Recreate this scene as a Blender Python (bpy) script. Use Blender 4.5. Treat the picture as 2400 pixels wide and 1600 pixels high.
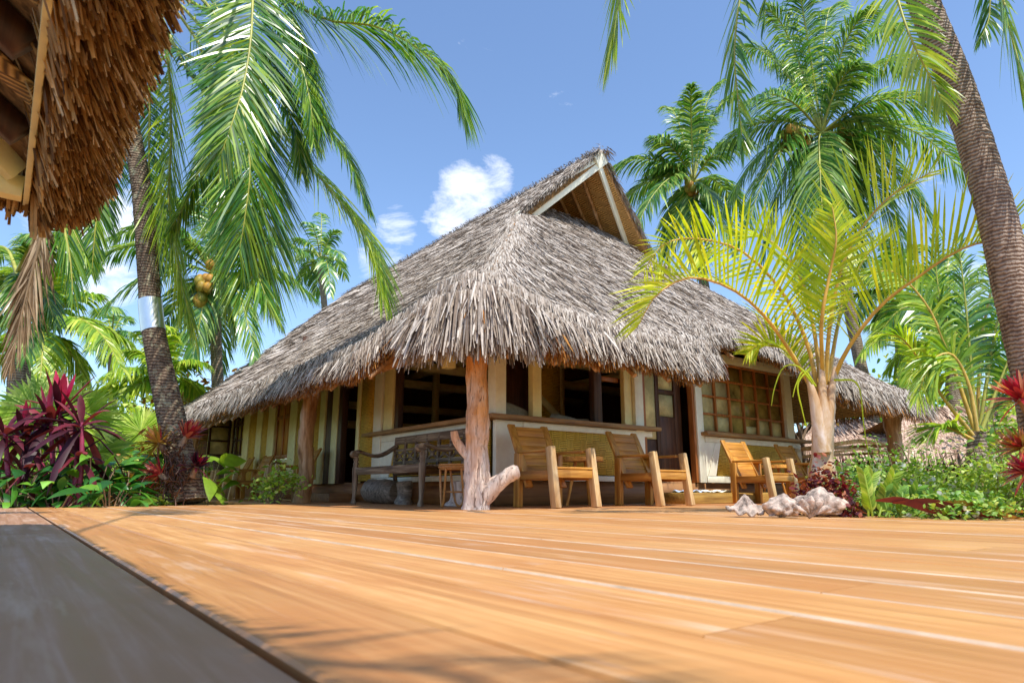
import bpy, math, numpy as np
for o in list(bpy.data.objects): bpy.data.objects.remove(o)
SC=bpy.context.scene; COL=SC.collection
rng=np.random.default_rng(11)
rad=math.radians
# ------------------------------------------------------------------ camera, sky, sun
FPX=1540.; TH=math.atan(350/FPX); AZ=rad(52.8); EYE=np.array([0,0,.18])
CF=np.array([math.cos(AZ)*math.cos(TH),math.sin(AZ)*math.cos(TH),math.sin(TH)])
CR=np.array([math.sin(AZ),-math.cos(AZ),0.]); CU=np.cross(CR,CF)
cd=bpy.data.cameras.new('camera'); cam=bpy.data.objects.new('camera',cd); COL.objects.link(cam)
cd.sensor_width=36; cd.lens=FPX/2400*36; cd.clip_start=.02; cd.clip_end=2000
from mathutils import Matrix, Vector
m=Matrix.Identity(4)
for i,v in enumerate((CR,CU,-CF)):
    for k in range(3): m[k][i]=v[k]
for k in range(3): m[k][3]=EYE[k]
cam.matrix_world=m; SC.camera=cam
cd.dof.use_dof=True; cd.dof.focus_distance=8.5; cd.dof.aperture_fstop=5.6
SUN_EL=62; SUN_AZ=267
world=bpy.data.worlds.new('World'); SC.world=world; world.use_nodes=True
wn=world.node_tree.nodes; wl=world.node_tree.links; wn.clear()
wo=wn.new('ShaderNodeOutputWorld'); bg=wn.new('ShaderNodeBackground'); sky=wn.new('ShaderNodeTexSky')
sky.sky_type='NISHITA'; sky.sun_disc=False; sky.sun_elevation=rad(SUN_EL); sky.sun_rotation=rad(90-SUN_AZ)
sky.air_density=1.0; sky.dust_density=.6; sky.ozone_density=4.0
bg.inputs[1].default_value=.15
def pdir(px,py):
    r=(px-1200)*CR+(800-py)*CU+FPX*CF; return r/np.linalg.norm(r)
# clouds: soft cumulus puffs at fixed directions of the sky
tc=wn.new('ShaderNodeTexCoord'); nz=wn.new('ShaderNodeTexNoise'); nz.inputs['Scale'].default_value=11; nz.inputs['Detail'].default_value=12; nz.inputs['Distortion'].default_value=.6; nz.inputs['Roughness'].default_value=.68
mpn=wn.new('ShaderNodeMapping'); mpn.inputs['Scale'].default_value=(1,1.2,2.3); wl.new(tc.outputs['Generated'],mpn.inputs[0]); wl.new(mpn.outputs[0],nz.inputs[0])
acc=None
for px,py,w,s in ((1100,445,3.6,1.0),(1150,415,2.8,.75),(1045,500,3.0,.9),(930,535,2.6,.75),(890,610,2.8,.55),(250,570,6.5,.9),(150,640,5,.6),(2230,730,3.5,.5),(2150,440,2.4,.35),(2210,330,2.4,.4),(2330,640,3,.5),(1500,640,2.5,.4)):
    d=pdir(px,py); dt=wn.new('ShaderNodeVectorMath'); dt.operation='DOT_PRODUCT'; dt.inputs[1].default_value=tuple(d)
    nrm=wn.new('ShaderNodeVectorMath'); nrm.operation='NORMALIZE'; wl.new(tc.outputs['Generated'],nrm.inputs[0]); wl.new(nrm.outputs[0],dt.inputs[0])
    mr=wn.new('ShaderNodeMapRange'); mr.interpolation_type='SMOOTHSTEP'; mr.inputs[1].default_value=math.cos(rad(w)); mr.inputs[2].default_value=1.0; mr.inputs[3].default_value=0; mr.inputs[4].default_value=s
    wl.new(dt.outputs['Value'],mr.inputs[0])
    if acc is None: acc=mr.outputs[0]
    else:
        mx=wn.new('ShaderNodeMath'); mx.operation='MAXIMUM'; wl.new(acc,mx.inputs[0]); wl.new(mr.outputs[0],mx.inputs[1]); acc=mx.outputs[0]
ad=wn.new('ShaderNodeMath'); ad.operation='MULTIPLY_ADD'; wl.new(acc,ad.inputs[0]); ad.inputs[1].default_value=.42; wl.new(nz.outputs[0],ad.inputs[2])
mr=wn.new('ShaderNodeMapRange'); mr.inputs[1].default_value=.66; mr.inputs[2].default_value=1.0; mr.inputs[4].default_value=.8; wl.new(ad.outputs[0],mr.inputs[0])
mxc=wn.new('ShaderNodeMixRGB'); mxc.inputs[2].default_value=(5.6,5.7,6.0,1)
tint=wn.new('ShaderNodeMixRGB'); tint.blend_type='MULTIPLY'; tint.inputs[0].default_value=1; tint.inputs[2].default_value=(.90,.91,.92,1)
wl.new(sky.outputs[0],tint.inputs[1]); wl.new(tint.outputs[0],mxc.inputs[1]); wl.new(mr.outputs[0],mxc.inputs[0]); wl.new(mxc.outputs[0],bg.inputs[0]); wl.new(bg.outputs[0],wo.inputs[0])
sl=bpy.data.lights.new('sun','SUN'); sl.energy=3.0; sl.angle=rad(.5); sl.color=(1,.95,.86)
so=bpy.data.objects.new('sun',sl); COL.objects.link(so)
sv=Vector((math.cos(rad(SUN_AZ))*math.cos(rad(SUN_EL)),math.sin(rad(SUN_AZ))*math.cos(rad(SUN_EL)),math.sin(rad(SUN_EL))))
so.rotation_euler=sv.to_track_quat('Z','Y').to_euler(); so.location=(0,0,30)
SC.view_settings.view_transform='Standard'; SC.view_settings.look='None'; SC.view_settings.exposure=.88; SC.view_settings.gamma=1
SC.cycles.max_bounces=6; SC.cycles.transparent_max_bounces=6; SC.cycles.diffuse_bounces=4; SC.cycles.use_denoising=True
SC.cycles.caustics_reflective=False; SC.cycles.caustics_refractive=False

# ------------------------------------------------------------------ helpers
def P(px,py,d):
    """world point at horizontal depth d along a bearing and height measured on the photograph"""
    r=(px-1200)*CR+(800-py)*CU+FPX*CF
    return EYE+r/(math.cos(AZ)*r[0]+math.sin(AZ)*r[1])*d
def unit(a):
    a=np.asarray(a,float); return a/np.maximum(np.linalg.norm(a,axis=-1,keepdims=True),1e-9)
class MB:
    def __init__(s): s.v=[]; s.f=[]; s.m=[]; s.n=0
    def add(s,v,f,mi=0):
        v=np.asarray(v,float).reshape(-1,3); f=np.asarray(f,int)
        if f.ndim==1: f=f[None]
        s.v.append(v); s.f.append(f+s.n); s.m.append(mi); s.n+=len(v)
    def hexa(s,c8,mi=0):
        s.add(c8,[[0,3,2,1],[4,5,6,7],[0,1,5,4],[1,2,6,5],[2,3,7,6],[3,0,4,7]],mi)
    def box(s,a,b,mi=0):
        x0,y0,z0=np.minimum(a,b); x1,y1,z1=np.maximum(a,b)
        s.hexa([(x0,y0,z0),(x1,y0,z0),(x1,y1,z0),(x0,y1,z0),(x0,y0,z1),(x1,y0,z1),(x1,y1,z1),(x0,y1,z1)],mi)
    def bar(s,p0,p1,w,h,up=(0,0,1),mi=0,w1=None,h1=None):
        p0=np.array(p0,float); p1=np.array(p1,float); d=unit(p1-p0); sd=unit(np.cross(d,up)); u=np.cross(sd,d)
        w1=w if w1 is None else w1; h1=h if h1 is None else h1
        c=[]
        for p,ww,hh in ((p0,w,h),(p1,w1,h1)):
            c+= [p-sd*ww/2-u*hh/2,p+sd*ww/2-u*hh/2,p+sd*ww/2+u*hh/2,p-sd*ww/2+u*hh/2]
        s.hexa(c,mi)
    def prism(s,poly,off,mi=0,mb=None):
        a=np.asarray(poly,float); n=len(a); b=a+np.asarray(off,float)
        s.add(a,np.arange(n),mi); s.add(b,np.arange(n)[::-1],mi if mb is None else mb)
        v=np.concatenate([a,b]); f=[[i,i+n,(i+1)%n+n,(i+1)%n] for i in range(n)]
        s.add(v,f,mi)
    def tube(s,pts,r,n=10,mi=0,cap=True,wob=0,sq=1):
        pts=np.asarray(pts,float); K=len(pts); r=np.broadcast_to(np.asarray(r,float),(K,))
        T=unit(np.gradient(pts,axis=0)); a=np.array([1,0,0.]) if abs(T[0][0])<.7 else np.array([0,1.,0])
        u=unit(np.cross(T[0],a)); V=[]
        ang=np.arange(n)/n*2*math.pi
        for k in range(K):
            u=unit(u-T[k]*(u@T[k])); w=np.cross(T[k],u)
            rr=r[k]*(1+wob*rng.normal(size=n)) if wob else np.full(n,r[k])
            V.append(pts[k]+rr[:,None]*(np.cos(ang)[:,None]*u+sq*np.sin(ang)[:,None]*w))
        V=np.concatenate(V); i=np.arange(n); j=(i+1)%n
        f=np.concatenate([np.stack([k*n+i,k*n+j,(k+1)*n+j,(k+1)*n+i],1) for k in range(K-1)])
        s.add(V,f,mi)
        if cap:
            s.add(V[:n],np.arange(n)[::-1],mi); s.add(V[-n:],np.arange(n),mi)
    def blob(s,c,r,nu=12,nv=8,mi=0,wob=0,seed=0,R=None):
        g=np.random.default_rng(seed); u=np.arange(nu)/nu*2*math.pi; v=np.linspace(-math.pi/2,math.pi/2,nv+1)
        U,V=np.meshgrid(u,v); p=np.stack([np.cos(V)*np.cos(U),np.cos(V)*np.sin(U),np.sin(V)],-1)
        if wob:
            k=g.normal(size=(6,3))*2.2; ph=g.uniform(0,6,6); p=p*(1+wob*np.sin(p@k.T+ph).sum(-1,keepdims=True)/3)
        p=p.reshape(-1,3)*np.asarray(r,float)
        if R is not None: p=p@np.asarray(R).T
        p=p+np.asarray(c); i=np.arange(nu); j=(i+1)%nu
        s.add(p,np.concatenate([np.stack([k*nu+i,k*nu+j,(k+1)*nu+j,(k+1)*nu+i],1) for k in range(nv)]),mi)
    def blades(s,B,D,S,L,W,droop=0,prof=(1,1,.2),fold=0,mi=0,curl=None):
        """many strips at once: base B, direction D, width axis S, length L, width W, gravity droop as a share of L"""
        B=np.asarray(B,float); N=len(B); D=unit(D); S=unit(S-D*(S*D).sum(1,keepdims=True)); L=np.broadcast_to(L,(N,)).astype(float); W=np.broadcast_to(W,(N,)).astype(float)
        dr=np.broadcast_to(droop,(N,)).astype(float); K=len(prof); nc=3 if fold else 2
        nm=np.cross(D,S); V=np.zeros((N,K,nc,3))
        for k in range(K):
            t=k/(K-1); c=B+D*(L*t)[:,None]
            c[:,2]-=dr*L*t*t*(1 if t<1 else 1); sh=1-.35*np.clip(np.abs(dr),0,1)*t
            c=B+(c-B)*sh[:,None]
            if curl is not None: c=c+curl*(L*t*t)[:,None]
            w=(W*prof[k]/2)[:,None]
            V[:,k,0]=c-S*w; V[:,k,-1]=c+S*w
            if fold: V[:,k,1]=c-nm*w*fold
        base=(np.arange(N)*K*nc)[:,None]; f=[]
        for k in range(K-1):
            for q in range(nc-1):
                a=k*nc+q; f.append(base+np.array([a,a+1,a+nc+1,a+nc]))
        s.add(V.reshape(-1,3),np.concatenate(f),mi)
    def build(s,name,mats,parent=None,smooth=False,bevel=0,origin=None):
        me=bpy.data.meshes.new(name); V=np.concatenate(s.v)
        if origin is None: origin=np.array(parent['base']) if parent is not None and 'base' in parent else np.zeros(3)
        V=V-np.asarray(origin,float)
        me.vertices.add(len(V)); me.vertices.foreach_set('co',V.astype(np.float32).ravel())
        tot=np.concatenate([np.full(len(f),f.shape[1]) for f in s.f]); idx=np.concatenate([f.ravel() for f in s.f]); mi=np.concatenate([np.full(len(f),m_) for f,m_ in zip(s.f,s.m)])
        me.loops.add(len(idx)); me.loops.foreach_set('vertex_index',idx.astype(np.int32))
        me.polygons.add(len(tot)); me.polygons.foreach_set('loop_start',np.concatenate([[0],np.cumsum(tot)[:-1]]).astype(np.int32)); me.polygons.foreach_set('loop_total',tot.astype(np.int32))
        me.polygons.foreach_set('material_index',mi.astype(np.int32))
        if smooth: me.polygons.foreach_set('use_smooth',np.ones(len(tot),bool))
        me.update(calc_edges=True); me.validate()
        for mt in (mats if isinstance(mats,(list,tuple)) else [mats]): me.materials.append(mt)
        o=bpy.data.objects.new(name,me); COL.objects.link(o)
        if parent is not None: o.parent=parent
        elif np.any(np.asarray(origin)!=0): o.location=origin
        if bevel:
            b=o.modifiers.new('bevel','BEVEL'); b.width=bevel; b.segments=2; b.limit_method='ANGLE'
        return o
def cr(pts,n):
    p=np.asarray(pts,float); p=np.vstack([2*p[0]-p[1],p,2*p[-1]-p[-2]]); K=len(p)-3; out=[]
    for t in np.linspace(0,K-1e-6,n):
        i=int(t); u=t-i; a,b,c,d=p[i:i+4]
        out.append(.5*((2*b)+(c-a)*u+(2*a-5*b+4*c-d)*u*u+(3*b-a-3*c+d)*u**3))
    return np.array(out)
def thing(name,label,cat,loc=(0,0,0),group=None,rotz=0):
    o=bpy.data.objects.new(name,None); COL.objects.link(o); o.empty_display_size=.1
    o.location=loc; o['base']=[float(x) for x in loc]; o.rotation_euler=(0,0,rotz); o['label']=label; o['category']=cat
    if group: o['group']=group
    return o
def tag(o,label,cat,group=None):
    o['label']=label; o['category']=cat
    if group: o['group']=group
    return o
def struct(o): o['kind']='structure'; return o
def dup(root,loc,label,rotz=0,group=None):
    r=root.copy(); COL.objects.link(r); r.location=loc; r.rotation_euler=(0,0,rotz); r['label']=label
    if group: r['group']=group
    for ch in list(root.children):
        c=ch.copy(); COL.objects.link(c); c.parent=r
        for g in ch.children:
            d=g.copy(); COL.objects.link(d); d.parent=c
    return r

# ------------------------------------------------------------------ materials
def newmat(name):
    m=bpy.data.materials.new(name); m.use_nodes=True; n=m.node_tree.nodes; n.clear(); return m,n,m.node_tree.links
def ramp(n,l,src,cols):
    r=n.new('ShaderNodeValToRGB'); e=r.color_ramp.elements
    while len(e)<len(cols): e.new(.5)
    for i,(p,c) in enumerate(cols): e[i].position=p; e[i].color=(*c,1)
    l.new(src,r.inputs[0]); return r
def noise(n,l,scale,detail=4,vec=None,rough=.55,dist=0):
    t=n.new('ShaderNodeTexNoise'); t.inputs['Scale'].default_value=scale; t.inputs['Detail'].default_value=detail; t.inputs['Roughness'].default_value=rough; t.inputs['Distortion'].default_value=dist
    if vec is not None: l.new(vec,t.inputs[0])
    return t
def coords(n,l,scale=(1,1,1),island=0):
    t=n.new('ShaderNodeTexCoord'); mp=n.new('ShaderNodeMapping'); mp.inputs['Scale'].default_value=scale
    if island:
        g=n.new('ShaderNodeNewGeometry'); mu=n.new('ShaderNodeMath'); mu.operation='MULTIPLY'; mu.inputs[1].default_value=island; l.new(g.outputs['Random Per Island'],mu.inputs[0])
        va=n.new('ShaderNodeVectorMath'); va.operation='ADD'; l.new(t.outputs['Object'],va.inputs[0]); l.new(mu.outputs[0],va.inputs[1]); l.new(va.outputs[0],mp.inputs[0])
    else: l.new(t.outputs['Object'],mp.inputs[0])
    return mp.outputs[0]
def finish(n,l,col,rough=.7,bump=None,bs=.3,bd=.01,spec=.5,metal=0,sheen=0,coat=0):
    b=n.new('ShaderNodeBsdfPrincipled'); o=n.new('ShaderNodeOutputMaterial'); l.new(b.outputs[0],o.inputs[0])
    if isinstance(col,tuple): b.inputs['Base Color'].default_value=(*col,1)
    else: l.new(col,b.inputs['Base Color'])
    if isinstance(rough,(int,float)): b.inputs['Roughness'].default_value=rough
    else: l.new(rough,b.inputs['Roughness'])
    b.inputs['Specular IOR Level'].default_value=spec; b.inputs['Metallic'].default_value=metal; b.inputs['Coat Weight'].default_value=coat
    if bump is not None:
        u=n.new('ShaderNodeBump'); u.inputs['Strength'].default_value=bs; u.inputs['Distance'].default_value=bd; l.new(bump,u.inputs['Height']); l.new(u.outputs[0],b.inputs['Normal'])
    return b
def mixc(n,l,fac,a,b,mode='MIX'):
    m_=n.new('ShaderNodeMixRGB'); m_.blend_type=mode
    for i,x in enumerate((fac,a,b)):
        if isinstance(x,tuple): m_.inputs[i].default_value=(*x,1)
        elif isinstance(x,(int,float)): m_.inputs[i].default_value=x
        else: l.new(x,m_.inputs[i])
    return m_.outputs[0]
def wood(name,dark,mid,light,axis=2,rough=.55,scale=1.,bs=.25,knots=False):
    m,n,l=newmat(name); sc=[26*scale]*3; sc[axis]=1.6*scale
    v=coords(n,l,tuple(sc),island=7); t=noise(n,l,1,6,v,.6,.4); r=ramp(n,l,t.outputs[0],[(.28,dark),(.48,mid),(.7,light)])
    g=n.new('ShaderNodeNewGeometry'); rr=ramp(n,l,g.outputs['Random Per Island'],[(0,(.72,.72,.72)),(.5,(.95,.95,.95)),(1,(1.15,1.12,1.05))])
    c=mixc(n,l,1.,r.outputs[0],rr.outputs[0],'MULTIPLY')
    v2=coords(n,l,(2.2,2.2,2.2)); t2=noise(n,l,1.3,3,v2); r2=ramp(n,l,t2.outputs[0],[(.3,(.78,.76,.74)),(.7,(1.08,1.08,1.08))]); c=mixc(n,l,1.,c,r2.outputs[0],'MULTIPLY')
    finish(n,l,c,rough,t.outputs[0],bs,.006); return m
def strips(name,cols,rough=.85,nscale=30,transl=0,spec=.3,var=.35):
    m,n,l=newmat(name); g=n.new('ShaderNodeNewGeometry')
    r=ramp(n,l,g.outputs['Random Per Island'],cols)
    v=coords(n,l); t=noise(n,l,nscale,3,v); r2=ramp(n,l,t.outputs[0],[(.3,(1-var,)*3),(.7,(1+var*.4,)*3)])
    c=mixc(n,l,1.,r.outputs[0],r2.outputs[0],'MULTIPLY')
    b=finish(n,l,c,rough,spec=spec)
    if transl:
        o=[x for x in n if x.type=='OUTPUT_MATERIAL'][0]; tr=n.new('ShaderNodeBsdfTranslucent'); tc_=mixc(n,l,1.,c,(1.35,1.25,.55),'MULTIPLY'); l.new(tc_,tr.inputs[0])
        mx=n.new('ShaderNodeMixShader'); mx.inputs[0].default_value=transl; l.new(b.outputs[0],mx.inputs[1]); l.new(tr.outputs[0],mx.inputs[2]); l.new(mx.outputs[0],o.inputs[0])
    return m
def plain(name,c,rough=.6,spec=.5,metal=0,var=.12,sc=6,bs=.15):
    m,n,l=newmat(name); v=coords(n,l); t=noise(n,l,sc,6,v,.65); r=ramp(n,l,t.outputs[0],[(.3,tuple(x*(1-var*1.6) for x in c)),(.7,tuple(min(1,x*(1+var)) for x in c))])
    finish(n,l,r.outputs[0],rough,t.outputs[0],bs,.01,spec,metal); return m
def woven(name,a,b,sc=26):
    m,n,l=newmat(name); tcn=n.new('ShaderNodeTexCoord'); sp=n.new('ShaderNodeSeparateXYZ'); l.new(tcn.outputs['Object'],sp.inputs[0])
    su=n.new('ShaderNodeMath'); su.operation='ADD'; l.new(sp.outputs[0],su.inputs[0]); l.new(sp.outputs[1],su.inputs[1])
    cb=n.new('ShaderNodeCombineXYZ'); l.new(su.outputs[0],cb.inputs[0]); l.new(sp.outputs[2],cb.inputs[1])
    # herringbone: bands of slats running two ways
    ck=n.new('ShaderNodeTexChecker'); ck.inputs['Scale'].default_value=sc*.62; l.new(cb.outputs[0],ck.inputs[0])
    w1=n.new('ShaderNodeTexWave'); w1.bands_direction='X'; w1.inputs['Scale'].default_value=sc; w1.inputs['Distortion'].default_value=1.5; w1.inputs['Detail'].default_value=2; l.new(cb.outputs[0],w1.inputs[0])
    w2=n.new('ShaderNodeTexWave'); w2.bands_direction='Y'; w2.inputs['Scale'].default_value=sc; w2.inputs['Distortion'].default_value=1.5; w2.inputs['Detail'].default_value=2; l.new(cb.outputs[0],w2.inputs[0])
    h=mixc(n,l,ck.outputs[1],w1.outputs[0],w2.outputs[0])
    t=noise(n,l,14,5,cb.outputs[0],.7); f=n.new('ShaderNodeMath'); f.operation='MULTIPLY'; l.new(h,f.inputs[0]); l.new(t.outputs[0],f.inputs[1])
    r=ramp(n,l,f.outputs[0],[(.03,tuple(x*.38 for x in a)),(.2,a),(.5,b)])
    finish(n,l,r.outputs[0],.6,h,.5,.01); return m
def bark(name,dark,mid,light,ring=26,lichen=None,coordz=True):
    m,n,l=newmat(name); v=coords(n,l,(1,1,1)); w=n.new('ShaderNodeTexWave'); w.bands_direction='Z'; w.inputs['Scale'].default_value=ring/6.28*1.0; w.inputs['Distortion'].default_value=4.5; w.inputs['Detail'].default_value=4; w.inputs['Detail Scale'].default_value=2.5; l.new(v,w.inputs[0])
    v2=coords(n,l,(18,18,5)); t=noise(n,l,1,7,v2,.7); f=n.new('ShaderNodeMath'); f.operation='MULTIPLY'; l.new(w.outputs[0],f.inputs[0]); l.new(t.outputs[0],f.inputs[1])
    f2=n.new('ShaderNodeMath'); f2.operation='ADD'; l.new(f.outputs[0],f2.inputs[0]); l.new(t.outputs[0],f2.inputs[1])
    r=ramp(n,l,f2.outputs[0],[(.35,dark),(.7,mid),(1.,light)]); c=r.outputs[0]
    if lichen:
        t3=noise(n,l,9,8,v_:=coords(n,l),.75); r3=ramp(n,l,t3.outputs[0],[(.52,(0,0,0)),(.62,(1,1,1))]); c=mixc(n,l,r3.outputs[0],c,lichen)
    finish(n,l,c,.85,f2.outputs[0],.7,.03,.2); return m
M={}
M['thatch']=strips('weathered_thatch',[(0,(.12,.08,.06)),(.2,(.31,.245,.19)),(.55,(.47,.40,.335)),(1,(.68,.61,.54))],.8,40,var=.3)
M['thatch_in']=strips('inner_thatch',[(0,(.14,.05,.012)),(.5,(.42,.17,.035)),(1,(.62,.30,.08))],.8,30,.12)
M['thatch_fg']=strips('pavilion_thatch',[(0,(.10,.045,.015)),(.35,(.38,.2,.065)),(.75,(.62,.38,.14)),(1,(.85,.66,.42))],.7,18,.15)
M['thatch_pink']=strips('pale_thatch',[(0,(.25,.14,.09)),(.5,(.55,.37,.27)),(1,(.8,.6,.46))],.8,20)
M['underthatch']=plain('under_thatch',(.30,.15,.05),.9,.2,var=.5,sc=18)
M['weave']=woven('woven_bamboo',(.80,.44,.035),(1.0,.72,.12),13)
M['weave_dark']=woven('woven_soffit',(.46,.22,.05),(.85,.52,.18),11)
M['white']=plain('white_paint',(.98,.93,.76),.5,var=.06,sc=9)
M['cream']=plain('cream_bounce_paint',(.98,.84,.42),.5,var=.08,sc=7)  # cream paint, its yellow also carrying bounce light for the left wall trims
M['sill']=wood('sill_wood',(.2,.09,.03),(.42,.22,.07),(.56,.34,.13),0)
M['silly']=wood('sill_wood_y',(.2,.09,.03),(.42,.22,.07),(.56,.34,.13),1)
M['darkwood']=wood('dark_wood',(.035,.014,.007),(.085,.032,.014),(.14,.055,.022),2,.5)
M['plinthx']=wood('plinth_wood_x',(.14,.06,.02),(.3,.14,.05),(.42,.21,.08),0,.6,.6)
M['plinthy']=wood('plinth_wood_y',(.16,.06,.02),(.32,.13,.04),(.44,.2,.06),1,.6,.6)
M['redwood']=wood('red_wood',(.26,.08,.02),(.5,.17,.04),(.62,.25,.07),2,.45)
for ax,k in ((0,'teakx'),(1,'teaky'),(2,'teakz')): M[k]=wood(k,(.30,.10,.012),(.60,.26,.035),(.84,.45,.09),ax,.5,.8)
for ax,k in ((0,'oldx'),(1,'oldy'),(2,'oldz')): M[k]=wood(k,(.05,.027,.015),(.17,.11,.065),(.42,.33,.22),ax,.7)
M['paleteak']=wood('pale_teak',(.5,.27,.09),(.78,.50,.22),(.9,.68,.38),2,.55)
M['yellowwood']=wood('yellow_wood',(.2,.1,.02),(.45,.26,.05),(.6,.4,.1),0,.6)
M['rattan']=plain('rattan',(.52,.23,.06),.35,var=.25,sc=30)
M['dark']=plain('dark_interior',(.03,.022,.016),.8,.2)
M['metal']=plain('tin_band',(.86,.84,.80),.34,.5,1.,var=.08,sc=4,bs=.35)
M['glassy']=plain('window_glass',(.55,.42,.12),.15,.6,var=.5,sc=2,bs=.02)
M['curtain']=plain('curtain',(.72,.62,.3),.7,var=.3,sc=3)
M['cushion']=plain('cushion_cloth',(.27,.28,.24),.9,.1,var=.15,sc=30)
M['towel']=plain('towel_cloth',(.45,.55,.75),.95,.1,var=.2,sc=20)
M['shell']=plain('clam_shell',(.52,.41,.34),.7,.3,var=.6,sc=16,bs=1.)
M['coconut']=strips('coconut_husk',[(0,(.32,.14,.02)),(.5,(.5,.26,.04)),(1,(.22,.25,.04))],.5,12)
M['trunkL']=bark('trunk_mossy',(.035,.022,.016),(.13,.085,.055),(.30,.22,.15),46,(.36,.34,.22))
M['trunkR']=bark('trunk_brown',(.08,.05,.04),(.26,.185,.135),(.48,.38,.30),64)
M['trunk']=bark('trunk_far',(.09,.06,.04),(.25,.18,.12),(.4,.32,.24),40)
M['whitebark']=None
def post_mat():
    m,n,l=newmat('peeled_driftwood'); v=coords(n,l,(14,14,2.2)); t=noise(n,l,1,7,v,.65,1.0)
    v2=coords(n,l,(3,3,2.2)); t2=noise(n,l,1,4,v2,.6); r=ramp(n,l,t.outputs[0],[(.25,(.30,.17,.11)),(.45,(.68,.52,.42)),(.7,(.9,.80,.70))]); r2=ramp(n,l,t.outputs[0],[(.25,(.34,.11,.02)),(.6,(.78,.36,.12))])
    s3=n.new('ShaderNodeSeparateXYZ'); tt=n.new('ShaderNodeTexCoord'); l.new(tt.outputs['Object'],s3.inputs[0]); ma=n.new('ShaderNodeMath'); ma.operation='MULTIPLY_ADD'; ma.inputs[1].default_value=.38; l.new(s3.outputs[2],ma.inputs[0]); l.new(t2.outputs[0],ma.inputs[2])
    f=ramp(n,l,ma.outputs[0],[(.72,(0,0,0)),(1.,(1,1,1))]); c=mixc(n,l,f.outputs[0],r.outputs[0],r2.outputs[0])
    v5=coords(n,l,(38,38,3)); t5=noise(n,l,1,5,v5,.7,1.5); r5=ramp(n,l,t5.outputs[0],[(.34,(.32,.2,.14)),(.44,(1,1,1))]); c=mixc(n,l,.85,c,r5.outputs[0],'MULTIPLY'); ad5=n.new('ShaderNodeMath'); ad5.operation='ADD'; l.new(t.outputs[0],ad5.inputs[0]); l.new(r5.outputs[0],ad5.inputs[1]); finish(n,l,c,.7,ad5.outputs[0],.8,.02,.25); return m
M['drift']=post_mat()
def pole_mat(name,a,b,c,s=(10,10,1.2)):
    m,n,l=newmat(name); v=coords(n,l,s); t=noise(n,l,1,6,v,.65,.8); r=ramp(n,l,t.outputs[0],[(.3,a),(.5,b),(.7,c)]); finish(n,l,r.outputs[0],.55,t.outputs[0],.5,.015); return m
M['pole']=pole_mat('peeled_pole',(.2,.075,.02),(.5,.26,.1),(.72,.5,.32))
M['sheath']=pole_mat('palm_sheath',(.42,.19,.02),(.60,.42,.26),(.80,.70,.64),(7,7,2.4))
M['log']=pole_mat('grey_log',(.06,.045,.035),(.22,.18,.14),(.45,.38,.31),(3,22,22))
def leafmat(name,a,b,c,tr=.35,rough=.32,spec=.6): return strips(name,[(0,a),(.5,b),(.9,c),(1,tuple(min(1,x*1.3+.05) for x in c))],rough+.07,9,tr,spec,.25)
M['frond']=leafmat('coconut_frond',(.025,.12,.02),(.10,.30,.03),(.36,.52,.05),.42,.22,1.)
M['frond_y']=leafmat('yellow_frond',(.16,.36,.03),(.36,.56,.04),(.62,.72,.08),.42,.3,.8)  # yellower leaf tone, alternated from frond to frond
M['frond_far']=leafmat('far_frond',(.035,.15,.03),(.14,.35,.05),(.48,.62,.14),.4,.22,1.)
M['areca']=leafmat('areca_leaf',(.34,.5,.02),(.55,.68,.03),(.75,.78,.05),.45,.35,.5)
M['rachis']=plain('frond_stem',(.42,.42,.07),.45,var=.25,sc=5)
M['rachis_o']=plain('areca_stem',(.66,.42,.08),.4,var=.25,sc=5)
M['deadleaf']=leafmat('dead_frond',(.12,.07,.03),(.3,.2,.11),(.5,.38,.24),.15,.8,.2)
M['crimson']=leafmat('crimson_leaf',(.22,.003,.03),(.42,.008,.06),(.6,.02,.10),.3,.35,.6)
M['maroon']=leafmat('maroon_leaf',(.03,.006,.014),(.09,.012,.025),(.22,.02,.035),.2,.42,.35)
M['broad']=leafmat('broad_leaf',(.02,.11,.02),(.06,.24,.03),(.2,.46,.04),.3,.25,.8)
M['lime']=leafmat('lime_leaf',(.2,.38,.03),(.38,.56,.05),(.62,.72,.16),.4,.4,.5)
M['shrub']=leafmat('shrub_leaf',(.09,.24,.03),(.22,.44,.05),(.5,.65,.15),.35,.4,.5)
M['bg']=leafmat('bush_leaf',(.07,.2,.02),(.22,.42,.04),(.55,.62,.08),.35,.45,.4)
M['orange']=leafmat('croton_leaf',(.4,.12,.015),(.55,.26,.03),(.5,.45,.05),.3,.4,.5)
M['coleus']=leafmat('coleus_leaf',(.05,.01,.02),(.18,.02,.035),(.4,.12,.05),.3,.5,.3)
M['brom']=leafmat('bromeliad_leaf',(.3,.24,.04),(.5,.32,.07),(.6,.2,.08),.3,.35,.6)
M['brom_red']=leafmat('bromeliad_red',(.30,.01,.03),(.52,.05,.06),(.62,.28,.14),.3,.35,.6)
M['petal']=leafmat('white_bract',(.7,.75,.68),(.8,.83,.76),(.85,.8,.8),.3,.6,.3)
M['stem']=plain('woody_stem',(.3,.2,.12),.8,var=.3,sc=20)
M['pinkstem']=plain('magenta_stem',(.34,.04,.10),.5,var=.35,sc=12)

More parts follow.
